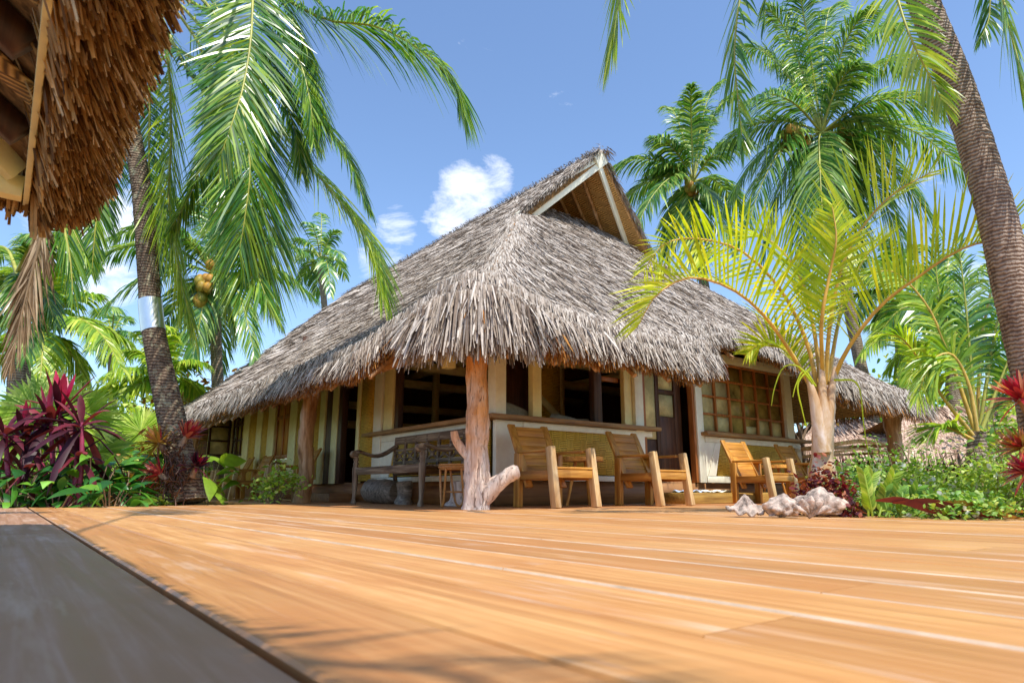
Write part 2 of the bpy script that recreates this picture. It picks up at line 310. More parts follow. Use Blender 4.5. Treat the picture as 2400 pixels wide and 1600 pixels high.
# ------------------------------------------------------------------ setting
def ground_mat():
    m,n,l=newmat('ground_earth'); v=coords(n,l); t=noise(n,l,3,8,v,.7); t2=noise(n,l,.35,3,v); r=ramp(n,l,t.outputs[0],[(.3,(.05,.035,.02)),(.55,(.15,.11,.06)),(.75,(.3,.24,.15))]); r2=ramp(n,l,t2.outputs[0],[(.4,(.05,.1,.02)),(.6,(.3,.25,.16))]); c=mixc(n,l,.5,r.outputs[0],r2.outputs[0]); finish(n,l,c,.95,t.outputs[0],.6,.05,.1); return m
b=MB(); b.add([(-900,-900,-.14),(900,-900,-.14),(900,900,-.14),(-900,900,-.14)],[0,1,2,3]); struct(b.build('ground',ground_mat()))
def deck_mat(name,a,b_,c,red=(.5,.2,.06)):
    m,n,l=newmat(name); v=coords(n,l,(34,1.1,34),island=13); t=noise(n,l,1,7,v,.6,.6)
    r=ramp(n,l,t.outputs[0],[(.25,a),(.5,b_),(.75,c)])
    g=n.new('ShaderNodeNewGeometry'); ri=ramp(n,l,g.outputs['Random Per Island'],[(0,(.82,.74,.68)),(.5,(1,1,1)),(1,(1.1,1.08,1.04))]); col=mixc(n,l,1.,r.outputs[0],ri.outputs[0],'MULTIPLY')
    v2=coords(n,l,(2.6,1.3,1)); t2=noise(n,l,1.4,5,v2,.65); f=ramp(n,l,t2.outputs[0],[(.35,(1,1,1)),(.6,(0,0,0))]); col=mixc(n,l,f.outputs[0],col,mixc(n,l,.55,col,red))
    v4=coords(n,l,(9,1.0,1),island=5); t4=noise(n,l,1.2,4,v4,.6); f4=ramp(n,l,t4.outputs[0],[(.58,(0,0,0)),(.72,(.55,.55,.55))]); col=mixc(n,l,f4.outputs[0],col,(.74,.56,.42))
    rr=ramp(n,l,t.outputs[0],[(.3,(.36,)*3),(.7,(.55,)*3)]); finish(n,l,col,rr.outputs[0],t.outputs[0],.14,.003,.35); return m
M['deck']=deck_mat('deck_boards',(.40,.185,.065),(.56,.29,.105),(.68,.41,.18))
M['shadedeck']=deck_mat('shaded_deck_board',(.30,.15,.08),(.44,.25,.15),(.60,.42,.31),(.40,.19,.08))  # boards left of the wide gap, shade mixed into their colour
M['worn']=plain('worn_board_edge',(.66,.49,.34),.6,var=.2,sc=5)
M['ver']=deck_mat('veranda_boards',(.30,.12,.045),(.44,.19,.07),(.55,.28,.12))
def board(b,x0,x1,y0,y1,z=0,bev=.004,th=.03,pale=0,mi=0):
    L=[]
    for (x,zz) in ((x0,z-th),(x0,z-bev),(x0+bev,z),(x1-bev,z),(x1,z-bev),(x1,z-th)): L.append((x,zz))
    v=[(x,y0,zz) for x,zz in L]+[(x,y1,zz) for x,zz in L]; n=6
    b.add(v,[[i,i+n,(i+1)+n,i+1] for i in (0,2,4)],mi); b.add(v,[[1,1+n,2+n,2]],1 if pale else mi); b.add(v,[[3,3+n,4+n,4]],1 if pale else mi); b.add([v[i] for i in range(6)],np.arange(6)[::-1]); b.add([v[6+i] for i in range(6)],np.arange(6))
b=MB(); x=.27; edges=[]
xs=[.27-.52*k for k in range(1,12)][::-1]+[.27]
while x<9: x+=.235; xs.append(x)
for i in range(len(xs)-1):
    x0,x1=xs[i],xs[i+1]; g=.008 if abs(x0-.27)<1e-6 else (.0045 if x0<.9 else .003); g2=.008 if abs(x1-.27)<1e-6 else (.0045 if x1<.9 else .003)
    zz=-.002 if x1<=.271 else rng.uniform(-.0012,.0012); xm=(x0+x1)/2; segs=[]
    wp=int(x0>.8 and rng.uniform()<.45)
    yt=9.5 if x1<3.32 else 5.33
    if xm>4.85:
        ye=2.6-(xm-4.85)*.95; segs.append((-4,ye))
        if xm<7.2: segs.append((2.6+(xm-4.85)*.85,yt))
    else: segs.append((-4,yt))
    for a,c in segs:
        # long boards are joined end to end
        cuts=[a]; y=a+rng.uniform(1.5,4)
        while y<c-.8: cuts.append(y); y+=rng.uniform(2.6,4.4)
        if abs(x0-.27)<.3: cuts=[a]
        cuts.append(c)
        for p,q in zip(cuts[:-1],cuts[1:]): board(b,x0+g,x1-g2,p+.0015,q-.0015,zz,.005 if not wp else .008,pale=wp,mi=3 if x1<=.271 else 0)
b.prism([(-6,-4,-.12),(3.3,-4,-.12),(3.3,9.49,-.12),(-6,9.49,-.12)],(0,0,.08),2)
struct(b.build('deck',[M['deck'],M['worn'],M['dark'],M['shadedeck']]))
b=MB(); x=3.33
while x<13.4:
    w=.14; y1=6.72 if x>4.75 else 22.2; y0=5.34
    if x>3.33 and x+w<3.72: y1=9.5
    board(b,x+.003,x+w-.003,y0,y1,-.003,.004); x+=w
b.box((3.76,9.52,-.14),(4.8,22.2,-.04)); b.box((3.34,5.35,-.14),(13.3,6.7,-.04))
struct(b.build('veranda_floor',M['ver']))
b=MB(); b.box((3.70,9.55,-.139),(3.755,22.2,-.012)); struct(b.build('veranda_kerb',M['yellowwood']))

# ------------------------------------------------------------------ main house
H=thing('thatched_house','large thatched bungalow with white posts, woven bamboo walls and an open gablet','house',(4.86,6.75,0))
XR,ZR=8.25,6.55
def zL(x,y): return ZR-.97*(XR-x)
def zRt(x,y): return ZR-.97*np.minimum(x-XR,1.75)-.78*np.maximum(x-XR-1.75,0)
def zF(x,y): return 5.25+.95*(y-8.8)
def zB(x,y): return ZR-2.0*(y-20)
OUT=np.array([(3.9,22.1),(3.55,19.5),(3.32,16),(3.24,12),(3.2,9),(3.16,7.42),(3.5,7.25),(3.6,6.8),(3.28,6.5),(3.22,6.0),(3.3,5.45),(3.55,5.14),(4.2,5.04),(5.5,5.0),(6.8,5.0),(7.35,5.08),(7.62,5.35),(8.0,5.75),(8.8,5.85),(9.7,5.7),(10.15,5.35),(10.5,5.0),(11.5,4.86),(12.9,4.8),(13.65,4.88),(13.95,5.25),(14.05,7),(14.1,12),(14.1,18),(13.0,22.1)])
def inside(x,y):
    c=np.zeros(len(x),bool); n=len(OUT)
    for i in range(n):
        (x1,y1),(x2,y2)=OUT[i],OUT[(i+1)%n]
        cond=((y1>y)!=(y2>y))&(x<(x2-x1)*(y-y1)/(y2-y1+1e-12)+x1); c^=cond
    return c
def edist(x,y):
    d=np.full(len(x),1e9); n=len(OUT); p=np.stack([x,y],1)
    for i in range(n):
        a,c=OUT[i],OUT[(i+1)%n]; ab=c-a; t=np.clip(((p-a)@ab)/(ab@ab),0,1); d=np.minimum(d,np.linalg.norm(p-(a+t[:,None]*ab),axis=1))
    return d
def bulge(x,y):
    e=edist(x,y); t=np.clip((.9-e)/.9,0,1); cn=np.exp(-((x-3.5)**2+(y-5.4)**2)/1.1)
    st=np.where((x>7.7)&(x<10.2)&(y<8),.35,1.)
    return (t*t*(3-2*t))*(.15+.30*cn)*st
def eavez(x,y): return np.minimum(np.minimum(zL(x,y),zRt(x,y)),np.minimum(zF(x,y),zB(x,y)))
def soft(x,y,T=.16):
    Z=np.stack([zL(x,y),zRt(x,y),zF(x,y),zB(x,y)],1); mn=Z.min(1,keepdims=True); w=np.exp(-(Z-mn)/T); z=mn[:,0]-T*np.log(w.sum(1))+bulge(x,y); w/=w.sum(1,keepdims=True)
    ds=unit(np.array([(-1,0,-.97),(1,0,-.97),(0,-1,-.95),(0,1,-2.)])); return z,unit(w@ds),Z.argmin(1)
roof=MB()
yv=lambda x: np.where(x<XR,8.08+np.abs(x-XR)/1.5*.55,8.08+np.abs(x-XR)/1.75*.30)
hipf=lambda x: 8.8+(zL(x,0)-5.25)/.95
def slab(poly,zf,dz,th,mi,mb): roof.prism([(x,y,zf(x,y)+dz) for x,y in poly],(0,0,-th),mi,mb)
nO=len(OUT); dd_=np.roll(OUT,-1,0)-OUT; dd_/=np.linalg.norm(dd_,axis=1,keepdims=True); nn_=np.stack([-dd_[:,1],dd_[:,0]],1); av_=nn_+np.roll(nn_,1,0); av_/=np.linalg.norm(av_,axis=1,keepdims=True)
OI=OUT+av_*.26
if not inside(OI[5:6,0],OI[5:6,1])[0]: OI=OUT-av_*.26
Lp=[tuple(p) for p in OI[:10]]+[(3.62,5.47)]+[(6.74,8.63),(8.25,8.08),(8.25,20)]
slab(Lp,zL,-.10,.15,1,2)
slab([(8.25,20),(8.25,8.08),(10.0,8.38),(10.0,19.9)],zRt,-.10,.15,1,2)
slab([(10.0,19.9),(10.0,8.38),(13.55,5.46),(13.72,5.6),(13.8,7),(13.85,12),(13.85,18),(12.8,22.0)],zRt,-.10,.15,1,2)
Fp=[(3.62,5.47)]+[tuple(p) for p in OI[11:24]]+[(13.5,5.47),(10.0,8.38),(9.3,9.15),(7.2,9.15)]
slab(Fp,zF,-.10,.15,1,2)
slab([(3.9,22.05),(8.25,20),(12.7,22.05)],zB,-.1,.15,1,2)
def lay(x,y,z,D,Ls=(.3,.6),Ws=(.012,.034),lift=.05,mi=0,extra=0):
    e=edist(x,y); q_=e>.10; x,y,z,D,e=x[q_],y[q_],z[q_],D[q_],e[q_]; N=len(x); shr=np.clip(.45+e*.9,0,1); k=np.clip((.55-e)/.55,0,1)[:,None]*.75
    nrm=unit(np.stack([-D[:,0]*0,-D[:,1]*0,np.ones(N)],1)-D*D[:,2:3])
    D2=unit(D*(1-k)+np.array([0,0,-1.])*k*1.1+rng.normal(size=(N,3))*.10+nrm*rng.uniform(-.02,.16,(N,1))*(1-k))
    S=np.cross(D2,nrm)+nrm*rng.normal(size=(N,1))*.6
    roof.blades(np.stack([x,y,z-.03+rng.uniform(0,lift,N)],1)-D2*.1,D2,S,rng.uniform(*Ls,N)*shr+extra,rng.uniform(*Ws,N)*1.2,rng.uniform(0,.1,N),(1,.9,.35),0,mi)
def sample(n,x0,x1,y0,y1):
    return rng.uniform(x0,x1,n),rng.uniform(y0,y1,n)
def scatter(n,x0,x1,y0,y1,**k):
    x,y=sample(n,x0,x1,y0,y1); ok=inside(x,y); x,y=x[ok],y[ok]; z,D,w=soft(x,y); ok=~((w==2)&(y>9.15)); 
    lay(x[ok],y[ok],z[ok],D[ok],**k)
scatter(60000,3.1,8.3,4.9,9.6,Ls=(.22,.55),Ws=(.007,.018))
scatter(32000,8.2,14.2,4.8,10.5,Ls=(.22,.55),Ws=(.008,.02))
scatter(34000,3.1,8.3,9.6,15,Ls=(.3,.6),Ws=(.010,.024))
scatter(15000,3.3,8.3,15,22.2,Ls=(.35,.7),Ws=(.02,.045))
scatter(5000,8.2,14.2,10.5,22.2,Ls=(.4,.8),Ws=(.04,.07))
# cap over the gablet and along the ridge
x,y=sample(37000,6.7,10.2,8.0,20); ok=(y>yv(x)+rng.uniform(-.05,.1,len(x)))&((zF(x,y)<np.minimum(zL(x,y),zRt(x,y)))|(np.abs(x-XR)<.25)|(y<9.6)); x,y=x[ok],y[ok]
lf=x<XR; z=np.where(lf,zL(x,y),zRt(x,y)); D=np.where(lf[:,None],unit(np.array([-1,0,-.97])),unit(np.array([1,0,-.97])))
ok=(x-XR>-1.5)&(x-XR<1.95); lay(x[ok],y[ok],z[ok],D[ok],Ls=(.2,.42),Ws=(.008,.02))
x,y=sample(3500,8.1,8.4,7.9,20); roof.blades(np.stack([x,y,ZR-.02+rng.uniform(-.06,.02,len(x))],1),np.stack([np.sign(x-XR)*.8,rng.normal(size=len(x))*.7,-rng.uniform(.2,1,len(x))],1),np.tile([0,1.,0],(len(x),1)),rng.uniform(.12,.28,len(x)),.016,.1,(1,.9,.4))
for sx,cnt in ((-1,1500),(1,500)):
    t_=rng.uniform(0,1,cnt); wv=1.5 if sx<0 else 1.75; vx=XR+sx*wv*t_; vy=8.06+(.55 if sx<0 else .30)*t_+rng.uniform(-.03,.10,cnt); vz=ZR-.97*wv*t_+rng.uniform(-.08,.02,cnt)
    roof.blades(np.stack([vx,vy,vz],1),np.stack([np.full(cnt,sx*.55),rng.uniform(-.35,.1,cnt),-rng.uniform(.5,1.1,cnt)],1)+rng.normal(size=(cnt,3))*.12,np.stack([np.zeros(cnt),np.ones(cnt),rng.normal(size=cnt)*.5],1),rng.uniform(.10,.2,cnt),rng.uniform(.01,.02,cnt),.1,(1,.9,.4))
# fringe along the eave, layer over layer
seg=OUT; per=[]; n=len(OUT)
for i in range(n):
    a=OUT[i]; c=OUT[(i+1)%n]; L=np.linalg.norm(c-a); tdir=(c-a)/L; out=np.array([-tdir[1],tdir[0]])*-1 if False else np.array([tdir[1],-tdir[0]])*-1
    mid=(a+c)/2+out*.05
    if inside(np.array([mid[0]]),np.array([mid[1]]))[0]: out=-out
    near = np.linalg.norm((a+c)/2)<12; dens=860 if near else 230
    if (a[1]>18 and c[1]>18) or a[0]>14: dens=120
    N=int(L*dens); per.append((i,N,a,c,out))
nout=[]
for q,(i,N,a,c,o) in enumerate(per):
    pa=per[q-1][4]; nx=per[(q+1)%len(per)][4]; o0=unit(o+pa); o1=unit(o+nx)
    for layer,(inset,dz,lmin,lmax,mi,wd) in enumerate(((.12,-.10,.16,.26,3,(.012,.026)),(.16,-.06,.2,.33,3,(.012,.026)),(.10,0.0,.14,.24,0,(.012,.028)),(.16,0.0,.24,.36,0,(.012,.026)),(.23,.02,.34,.48,0,(.012,.028)),(.30,.03,.40,.58,0,(.012,.030)))):
        k=int(N*(.36 if layer<2 else .34)); t=rng.uniform(0,1,k)[:,None]; oo=unit(o0*(1-t)+o1*t) ; p=a*(1-t)+c*t - oo*(inset+rng.uniform(-.07,.11,(k,1))*(mi==0))
        z=soft(p[:,0],p[:,1])[0]+dz-.05; q0=a*(1-t)+c*t; ez=eavez(q0[:,0],q0[:,1])-.15; span=np.maximum(z-ez,.15)
        wave=.05*np.sin(p[:,0]*3.1+p[:,1]*2.3)+.03*np.sin(p[:,0]*9+p[:,1]*7)
        D=np.concatenate([oo*(.10 if mi==3 else (.2+inset*.8))*rng.uniform(.5,1.4,(k,1)),-np.ones((k,1))],1)+rng.normal(size=(k,3))*.16
        S=np.concatenate([np.tile((c-a)/np.linalg.norm(c-a),(k,1)),np.zeros((k,1))],1)+rng.normal(size=(k,3))*.45
        big=1.0+.35*float((a[0]<4.3 and a[1]<6.3))
        roof.blades(np.concatenate([p,(z+.05)[:,None]],1),D,S,span*rng.uniform(*((.85,1.13) if mi==3 else (.55,1.06)),k)+wave*.7,rng.uniform(*wd,k)*(big*.72),rng.uniform(0,.12,k),(1,.95,.45),0,mi)
# shaggy corner: long strands starting high on the hip
k=4200; th_=rng.uniform(rad(165),rad(285),k); rr=rng.uniform(.1,.8,k); cx,cy=3.98,5.85
px_=cx+np.cos(th_)*rr; py_=cy+np.sin(th_)*rr; z,D,w=soft(px_,py_,.3); oo=np.stack([np.cos(th_),np.sin(th_),0*th_],1)
kk=(rr/.95)[:,None]; Dv=unit(oo*(.9-.75*kk)+np.array([0,0,-.6])-np.array([0,0,1.])*kk*.9+rng.normal(size=(k,3))*.12)
roof.blades(np.stack([px_,py_,z+.01],1),Dv,np.cross(Dv,[0,0,1.])+rng.normal(size=(k,3))*.35,np.clip((z-1.44)*rng.uniform(.6,1.08,k),.12,1.1),rng.uniform(.014,.034,k),rng.uniform(.0,.15,k),(1,1,.9,.35))
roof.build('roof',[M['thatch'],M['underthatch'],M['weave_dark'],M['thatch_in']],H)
# gablet
for sx,nm in ((-1,'barge_board'),(1,'barge_board')):
    b=MB(); p0=np.array([XR+sx*1.48,8.70,ZR-.97*1.48-.20]); p1=np.array([XR,8.10,ZR-.22]); nd=unit(p1-p0)
    up=unit(np.array([sx*.97,0,1.])); b.bar(p0,p1+nd*.12,.05,.28,up); b.build(nm,M['white'],H,bevel=.006)
for k,t in enumerate((.25,.55,.85)):
    for sx in (-1,1):
        b=MB(); b.tube([(XR+sx*1.5,9.0+t*.9,ZR-1.46-.32),(XR,8.3+t*1.3,ZR-.32)],.035,8); b.build('gable_rafter',M['pole'],H,smooth=True)
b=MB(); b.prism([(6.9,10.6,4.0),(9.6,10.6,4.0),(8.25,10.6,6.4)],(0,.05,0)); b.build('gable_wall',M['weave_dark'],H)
b=MB(); b.prism([(7.35,8.98,5.22),(7.85,8.98,5.22),(7.62,8.98,5.52)],(0,.04,0)); b.build('gable_block',M['cream'],H)
# rafters under the overhang
for y in np.arange(7.4,21.5,.62):
    xe=min(5.4,3.3+(7.4-5.3)); b=MB(); b.tube([(3.42,y,zL(3.42,y)-.33),(xe,y,zL(xe,y)-.33)],.032,8); b.build('rafter',M['pole'],H,smooth=True)
for x in np.arange(3.9,13.2,.62):
    b=MB(); y0=5.2 if (x<7.5 or x>10.4) else 5.95; y1=min(7.2,5.1+(x-3.45)); y1=max(y1,y0+.2); b.tube([(x,y0,zF(x,y0)-.33),(x,y1,zF(x,y1)-.33)],.032,8); b.build('rafter',M['pole'],H,smooth=True)
b=MB(); b.tube([(3.85,5.5,1.78),(3.83,10.5,1.80),(3.8,16,1.82),(3.85,21.5,1.9)],.07,10); b.build('eave_beam',M['pole'],H,smooth=True)
b=MB(); b.tube([(3.7,5.62,1.78),(5.5,5.62,1.79),(7.3,5.62,1.80)],.07,10); b.build('eave_beam',M['pole'],H,smooth=True)
# plinth, floor
b=MB(); b.box((4.9,6.79,0),(12.25,6.85,.30)); b.box((9.0,6.78,.02),(12.2,6.8,.14)); b.build('plinth',M['plinthx'],H)
b=MB(); b.box((4.9,6.86,0),(4.96,19.4,.30)); b.build('plinth',M['plinthy'],H)
b=MB(); b.box((4.97,6.86,.2),(12.2,19.3,.33)); b.build('floor',M['plinthx'],H)
# ---- wall along Y (faces -X): woven panels, trims, posts
def wB(y0,y1,z0,z1,mat,name,t=.06,out=0.):
    if mat=='white' and y0>10.7: mat='cream'  # white trims here turn cream: yellow bounce light put into their colour
    b=MB(); b.box((4.86-out,y0,z0),(4.86-out+t,y1,z1)); return b.build(name,M[mat],H,bevel=.004 if mat!='weave' else 0)
def wA(x0,x1,z0,z1,mat,name,t=.06,out=0.): b=MB(); b.box((x0,6.75-out,z0),(x1,6.75-out+t,z1)); return b.build(name,M[mat],H,bevel=.004 if mat!='weave' else 0)
ZT=2.62
wB(6.93,9.40,.40,.98,'weave','wall_panel',.05,-.02)
wB(6.91,10.2,.955,1.06,'white','trim',.06,.012); wB(6.90,10.25,.31,.385,'white','trim',.06,.012)
b=MB(); b.prism([(4.845,9.62,.39),(4.845,10.0,.39),(4.845,9.9,.95),(4.845,9.42,.95)],(.05,0,0)); b.build('trim',M['white'],H,bevel=.003)
b=MB(); b.prism([(4.852,9.42,.40),(4.852,9.60,.40),(4.852,9.41,.95),(4.852,9.40,.95)],(.04,0,0)); b.build('wall_panel',M['weave'],H)
b=MB(); b.box((4.72,6.62,1.065),(5.02,10.42,1.12)); b.build('sill',M['silly'],H,bevel=.005)
wB(9.43,9.56,1.125,ZT,'darkwood','jamb',.09,-.02); wB(9.57,9.88,1.125,ZT,'cream','post',.07,.01); wB(9.93,10.22,.39,ZT,'white','post',.07,.03)
wB(10.24,10.79,.345,ZT,'weave','wall_panel'); wB(10.80,10.93,.31,ZT,'white','trim',.08,.02)
wB(11.60,11.76,.31,ZT,'darkwood','jamb',.12,.01); wB(11.77,12.05,.31,ZT,'cream','post',.08,.02); wB(12.06,12.40,.31,ZT,'darkwood','door_leaf',.05,-.01); wB(12.41,12.68,.31,ZT,'white','trim',.08,.02)
wB(12.69,14.0,.40,ZT,'weave','wall_panel'); wB(14.01,14.44,.40,ZT,'white','trim',.08,.02); wB(12.69,19.2,.31,.395,'white','trim',.08,.02)
wB(14.45,15.45,.40,.78,'weave','wall_panel'); wB(14.45,15.45,.785,.86,'white','sill',.1,.04); wB(15.46,15.95,.40,ZT,'white','trim',.08,.02)
def shutter(y0,y1,z0,z1,mat='teakz'):
    w=MB(); w.box((4.90,y0,z0),(4.93,y1,z1)); o=w.build('window_shutter',M['darkwood'] if mat=='darkwood' else M[mat],H)
    f=MB(); ym=(y0+y1)/2
    for a,c in ((y0,y0+.07),(ym-.05,ym-.005),(ym+.005,ym+.05),(y1-.07,y1)): f.box((4.875,a,z0),(4.90,c,z1))
    for zz in (z0,z0+.0+(z1-z0)*.55,z1-.08): f.box((4.878,y0,zz),(4.90,y1,zz+.08))
    ff=f.build('shutter_frame',M['redwood'],o,bevel=.003,origin=H['base'])
shutter(14.47,15.43,.88,2.5,'sill' if False else 'teakz')
wB(15.96,16.41,.40,ZT,'weave','wall_panel'); wB(16.42,16.86,.40,ZT,'white','post',.08,.02); wB(16.87,17.47,.40,ZT,'weave','wall_panel'); wB(17.48,17.97,.40,ZT,'white','post',.08,.02)
wB(17.98,19.2,.40,1.0,'weave','wall_panel'); wB(17.98,19.2,1.005,1.07,'white','sill',.1,.04); wB(19.21,19.5,.31,ZT,'white','post',.08,.02)
b=MB(); b.box((4.93,18.0,1.08),(4.95,19.18,2.3)); wdo=b.build('window',M['glassy'],H)
b=MB()
for a in (18.0,18.36,18.75,19.12): b.box((4.89,a,1.08),(4.925,a+.06,2.3))
for zz in (1.08,1.48,1.88,2.26): b.box((4.895,18.0,zz),(4.925,19.18,zz+.05))
b.build('window_frame',M['darkwood'],wdo,bevel=.003,origin=H['base'])
# casement shutter folded open at the far end
b=MB(); b.box((4.28,19.22,1.1),(4.84,19.25,2.3)); cs=b.build('window_shutter',M['curtain'],H)
b=MB()
for a in (4.28,4.78): b.box((a,19.19,1.1),(a+.06,19.21,2.3))
for zz in (1.1,1.48,1.86,2.25): b.box((4.28,19.185,zz),(4.84,19.21,zz+.05))
b.build('shutter_frame',M['darkwood'],cs,origin=H['base'])
# bamboo blind at the far end of the veranda
b=MB()
for k in range(26): b.tube([(3.95+k*.032,21.2,1.05),(3.95+k*.032,21.2,2.0)],.013,5)
b.build('bamboo_blind',M['redwood'],H,smooth=True)
b=MB(); b.box((3.95,21.1,1.62),(4.9,21.14,1.95)); b.build('blind_pelmet',M['yellowwood'],H)
# ---- wall along X (faces -Y)
wA(5.30,7.60,.40,.975,'weave','wall_panel',.05,-.02)
wA(4.86,5.29,.31,1.06,'white','post',.07,.014); wA(5.30,7.80,.975,1.06,'white','trim',.07,.014); wA(5.30,7.62,.31,.385,'white','trim',.06,.012)
b=MB(); b.prism([(7.60,6.735,.975),(7.42,6.735,.975),(7.60,6.735,.72)],(0,.04,0)); b.build('trim',M['white'],H)
b=MB(); b.box((4.70,6.60,1.066),(7.86,6.86,1.121)); b.build('sill',M['sill'],H,bevel=.005)
wA(4.86,5.03,1.125,ZT,'white','corner_post',.17,.0)
wA(5.49,5.64,1.125,ZT,'cream','post',.1,-.02); wA(6.72,6.88,1.125,ZT,'darkwood','post',.1,-.12); wA(7.27,7.43,1.125,ZT,'cream','post',.08,-.04); wA(7.44,7.62,.31,ZT,'white','post',.1,.02); wA(7.63,7.69,.31,ZT,'redwood','door_frame',.1,.0)
wA(6.9,7.26,1.78,1.85,'redwood','window_bar',.04,-.14)
wA(8.83,8.89,.31,ZT,'redwood','door_frame',.1,.0); wA(8.90,9.07,.31,ZT,'white','post',.1,.02); wA(11.60,11.83,1.125,ZT,'white','post',.1,.02); wA(8.9,12.0,2.36,2.5,'white','lintel',.1,.035)
wA(9.45,11.85,.42,.96,'weave','wall_panel',.05,-.02); wA(9.1,12.0,.965,1.06,'white','trim',.06,.012); wA(9.1,12.0,.31,.415,'white','trim',.06,.012)
b=MB(); b.prism([(9.12,6.735,.42),(9.32,6.735,.42),(9.50,6.735,.96),(9.36,6.735,.96)],(0,.05,0)); b.build('trim',M['white'],H)
b=MB(); b.prism([(9.08,6.745,.42),(9.12,6.745,.42),(9.36,6.745,.96),(9.08,6.745,.96)],(0,.04,0)); b.build('wall_panel',M['white'],H)
wA(11.86,12.0,.42,.96,'white','post',.08,.02)
b=MB(); b.box((8.98,6.60,1.066),(12.22,6.86,1.121)); b.build('sill',M['sill'],H,bevel=.005)
b=MB(); b.box((9.09,6.84,1.13),(11.59,6.86,2.35)); wn_=b.build('window',M['glassy'],H)
b=MB()
for x in np.linspace(9.09,11.56,7): b.box((x,6.79,1.13),(x+.035,6.835,2.35))
for z in (1.13,1.43,1.73,2.03,2.32): b.box((9.09,6.795,z),(11.59,6.832,z+.032))
b.build('window_frame',M['redwood'],wn_,bevel=.003,origin=H['base'])
for (a,c,z0,z1) in ((9.13,9.52,1.17,2.02),(9.54,9.95,1.46,2.02),(9.54,9.95,1.17,1.42),(10.4,10.78,1.17,1.3),(10.82,11.2,1.17,1.44),(11.2,11.55,1.17,1.42)):
    b=MB(); b.box((a,6.837,z0),(c,6.839,z1)); b.build('curtain',M['curtain'],wn_,origin=H['base'])
# door on the long side of the lounge: cream screen, dark leaf
b=MB(); b.box((7.72,7.0,.98),(8.2,7.02,2.1)); b.build('door_screen',M['curtain'],H)
b=MB(); b.box((8.20,6.98,.34),(8.28,7.04,2.45)); b.box((8.66,6.98,.34),(8.82,7.04,2.45)); b.box((8.28,6.98,.34),(8.66,7.04,1.35)); b.box((8.28,6.98,1.72),(8.66,7.04,1.79)); b.box((7.7,6.98,2.12),(8.82,7.04,2.45)); b.box((7.7,7.0,.34),(8.2,7.04,.97)); dl=b.build('door',M['darkwood'],H,bevel=.004)
b=MB(); b.box((8.29,7.01,1.36),(8.65,7.02,1.715)); b.box((8.29,7.01,1.80),(8.65,7.02,2.1)); b.build('door_pane',M['curtain'],dl,origin=H['base'])
# interior that shows through the openings
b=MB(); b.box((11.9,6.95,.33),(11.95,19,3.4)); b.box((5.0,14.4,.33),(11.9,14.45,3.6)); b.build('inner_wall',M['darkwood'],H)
for y in (8.4,10.3,12.2):
    b=MB(); b.box((5.02,y,2.30),(11.6,y+.1,2.46)); b.build('tie_beam',M['cream'],H)
for x in (6.6,8.3,10.0):
    b=MB(); b.box((x,7.0,2.48),(x+.08,14,2.6)); b.build('tie_beam',M['cream'],H)
for x,y in ((6.7,11.4),(8.9,12.6),(8.3,9.4)):
    b=MB(); b.box((x,y,.33),(x+.11,y+.11,2.5)); b.build('inner_post',M['cream'],H)
b=MB(); b.bar((5.4,13.5,2.0),(10.5,13.5,2.05),.06,.16); b.bar((5.6,13.2,1.55),(9.4,13.2,1.6),.06,.16); b.build('tie_beam',M['cream'],H)
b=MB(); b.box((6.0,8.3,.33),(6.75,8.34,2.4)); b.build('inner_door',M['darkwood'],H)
b=MB(); b.box((6.9,8.5,1.1),(7.5,8.52,2.35)); iw=b.build('inner_screen',M['weave'],H)
b=MB(); b.box((6.84,8.45,1.05),(6.9,8.53,2.4)); b.box((6.84,8.45,2.36),(7.5,8.53,2.42)); b.bar((6.9,8.47,1.8),(7.5,8.47,1.35),.03,.12); b.build('screen_frame',M['cream'],iw,origin=H['base'])
b=MB(); b.box((5.3,12.9,1.4),(5.32,13.3,2.2)); b.build('slatted_blind',M['redwood'],H)
# pillars
def pillar(pts,r,mat,label=None,extra=None,n=14):
    b=MB(); c=cr(pts,26); rr=np.interp(np.linspace(0,1,26),np.linspace(0,1,len(r)),r); b.tube(c,rr*(1+.035*rng.normal(size=26)),n,wob=.045)
    if extra: extra(b)
    o=b.build('pillar',M[mat],H,smooth=True)
    if label: o['label']=label
    return o
def stubs(b):
    # cut branch stubs of the driftwood post
    b.tube(cr([(3.86,5.66,.42),(3.78,5.66,.50),(3.71,5.74,.60),(3.665,5.79,.70),(3.65,5.80,.78)],10),[.06,.066,.06,.054,.05,.047,.045,.043,.042,.036],12)
    b.tube(cr([(3.86,5.64,.10),(3.95,5.57,.20),(4.05,5.47,.30),(4.11,5.42,.355),(4.17,5.38,.38)],10),[.11,.115,.105,.09,.08,.072,.075,.076,.078,.058],12,wob=.05)
pillar([(3.84,5.66,-.01),(3.85,5.66,.25),(3.84,5.66,.55),(3.84,5.65,.95),(3.83,5.66,1.35),(3.82,5.65,1.62)],[.145,.128,.122,.118,.113,.12],'drift','pale peeled driftwood pillar with two cut branch stubs',stubs)
pillar([(3.80,10.5,-.01),(3.84,10.48,.5),(3.80,10.5,1.0),(3.85,10.5,1.78)],[.135,.12,.12,.13],'pole')
pillar([(3.85,18.9,-.01),(3.83,18.9,.9),(3.87,18.9,1.85)],[.14,.12,.13],'pole')
pillar([(12.95,5.45,-.12),(12.93,5.45,.7),(12.96,5.45,1.2),(12.93,5.45,1.78)],[.145,.13,.13,.16],'pole')
pillar([(12.9,12.5,-.12),(12.9,12.5,1.7)],[.15,.14],'pole')

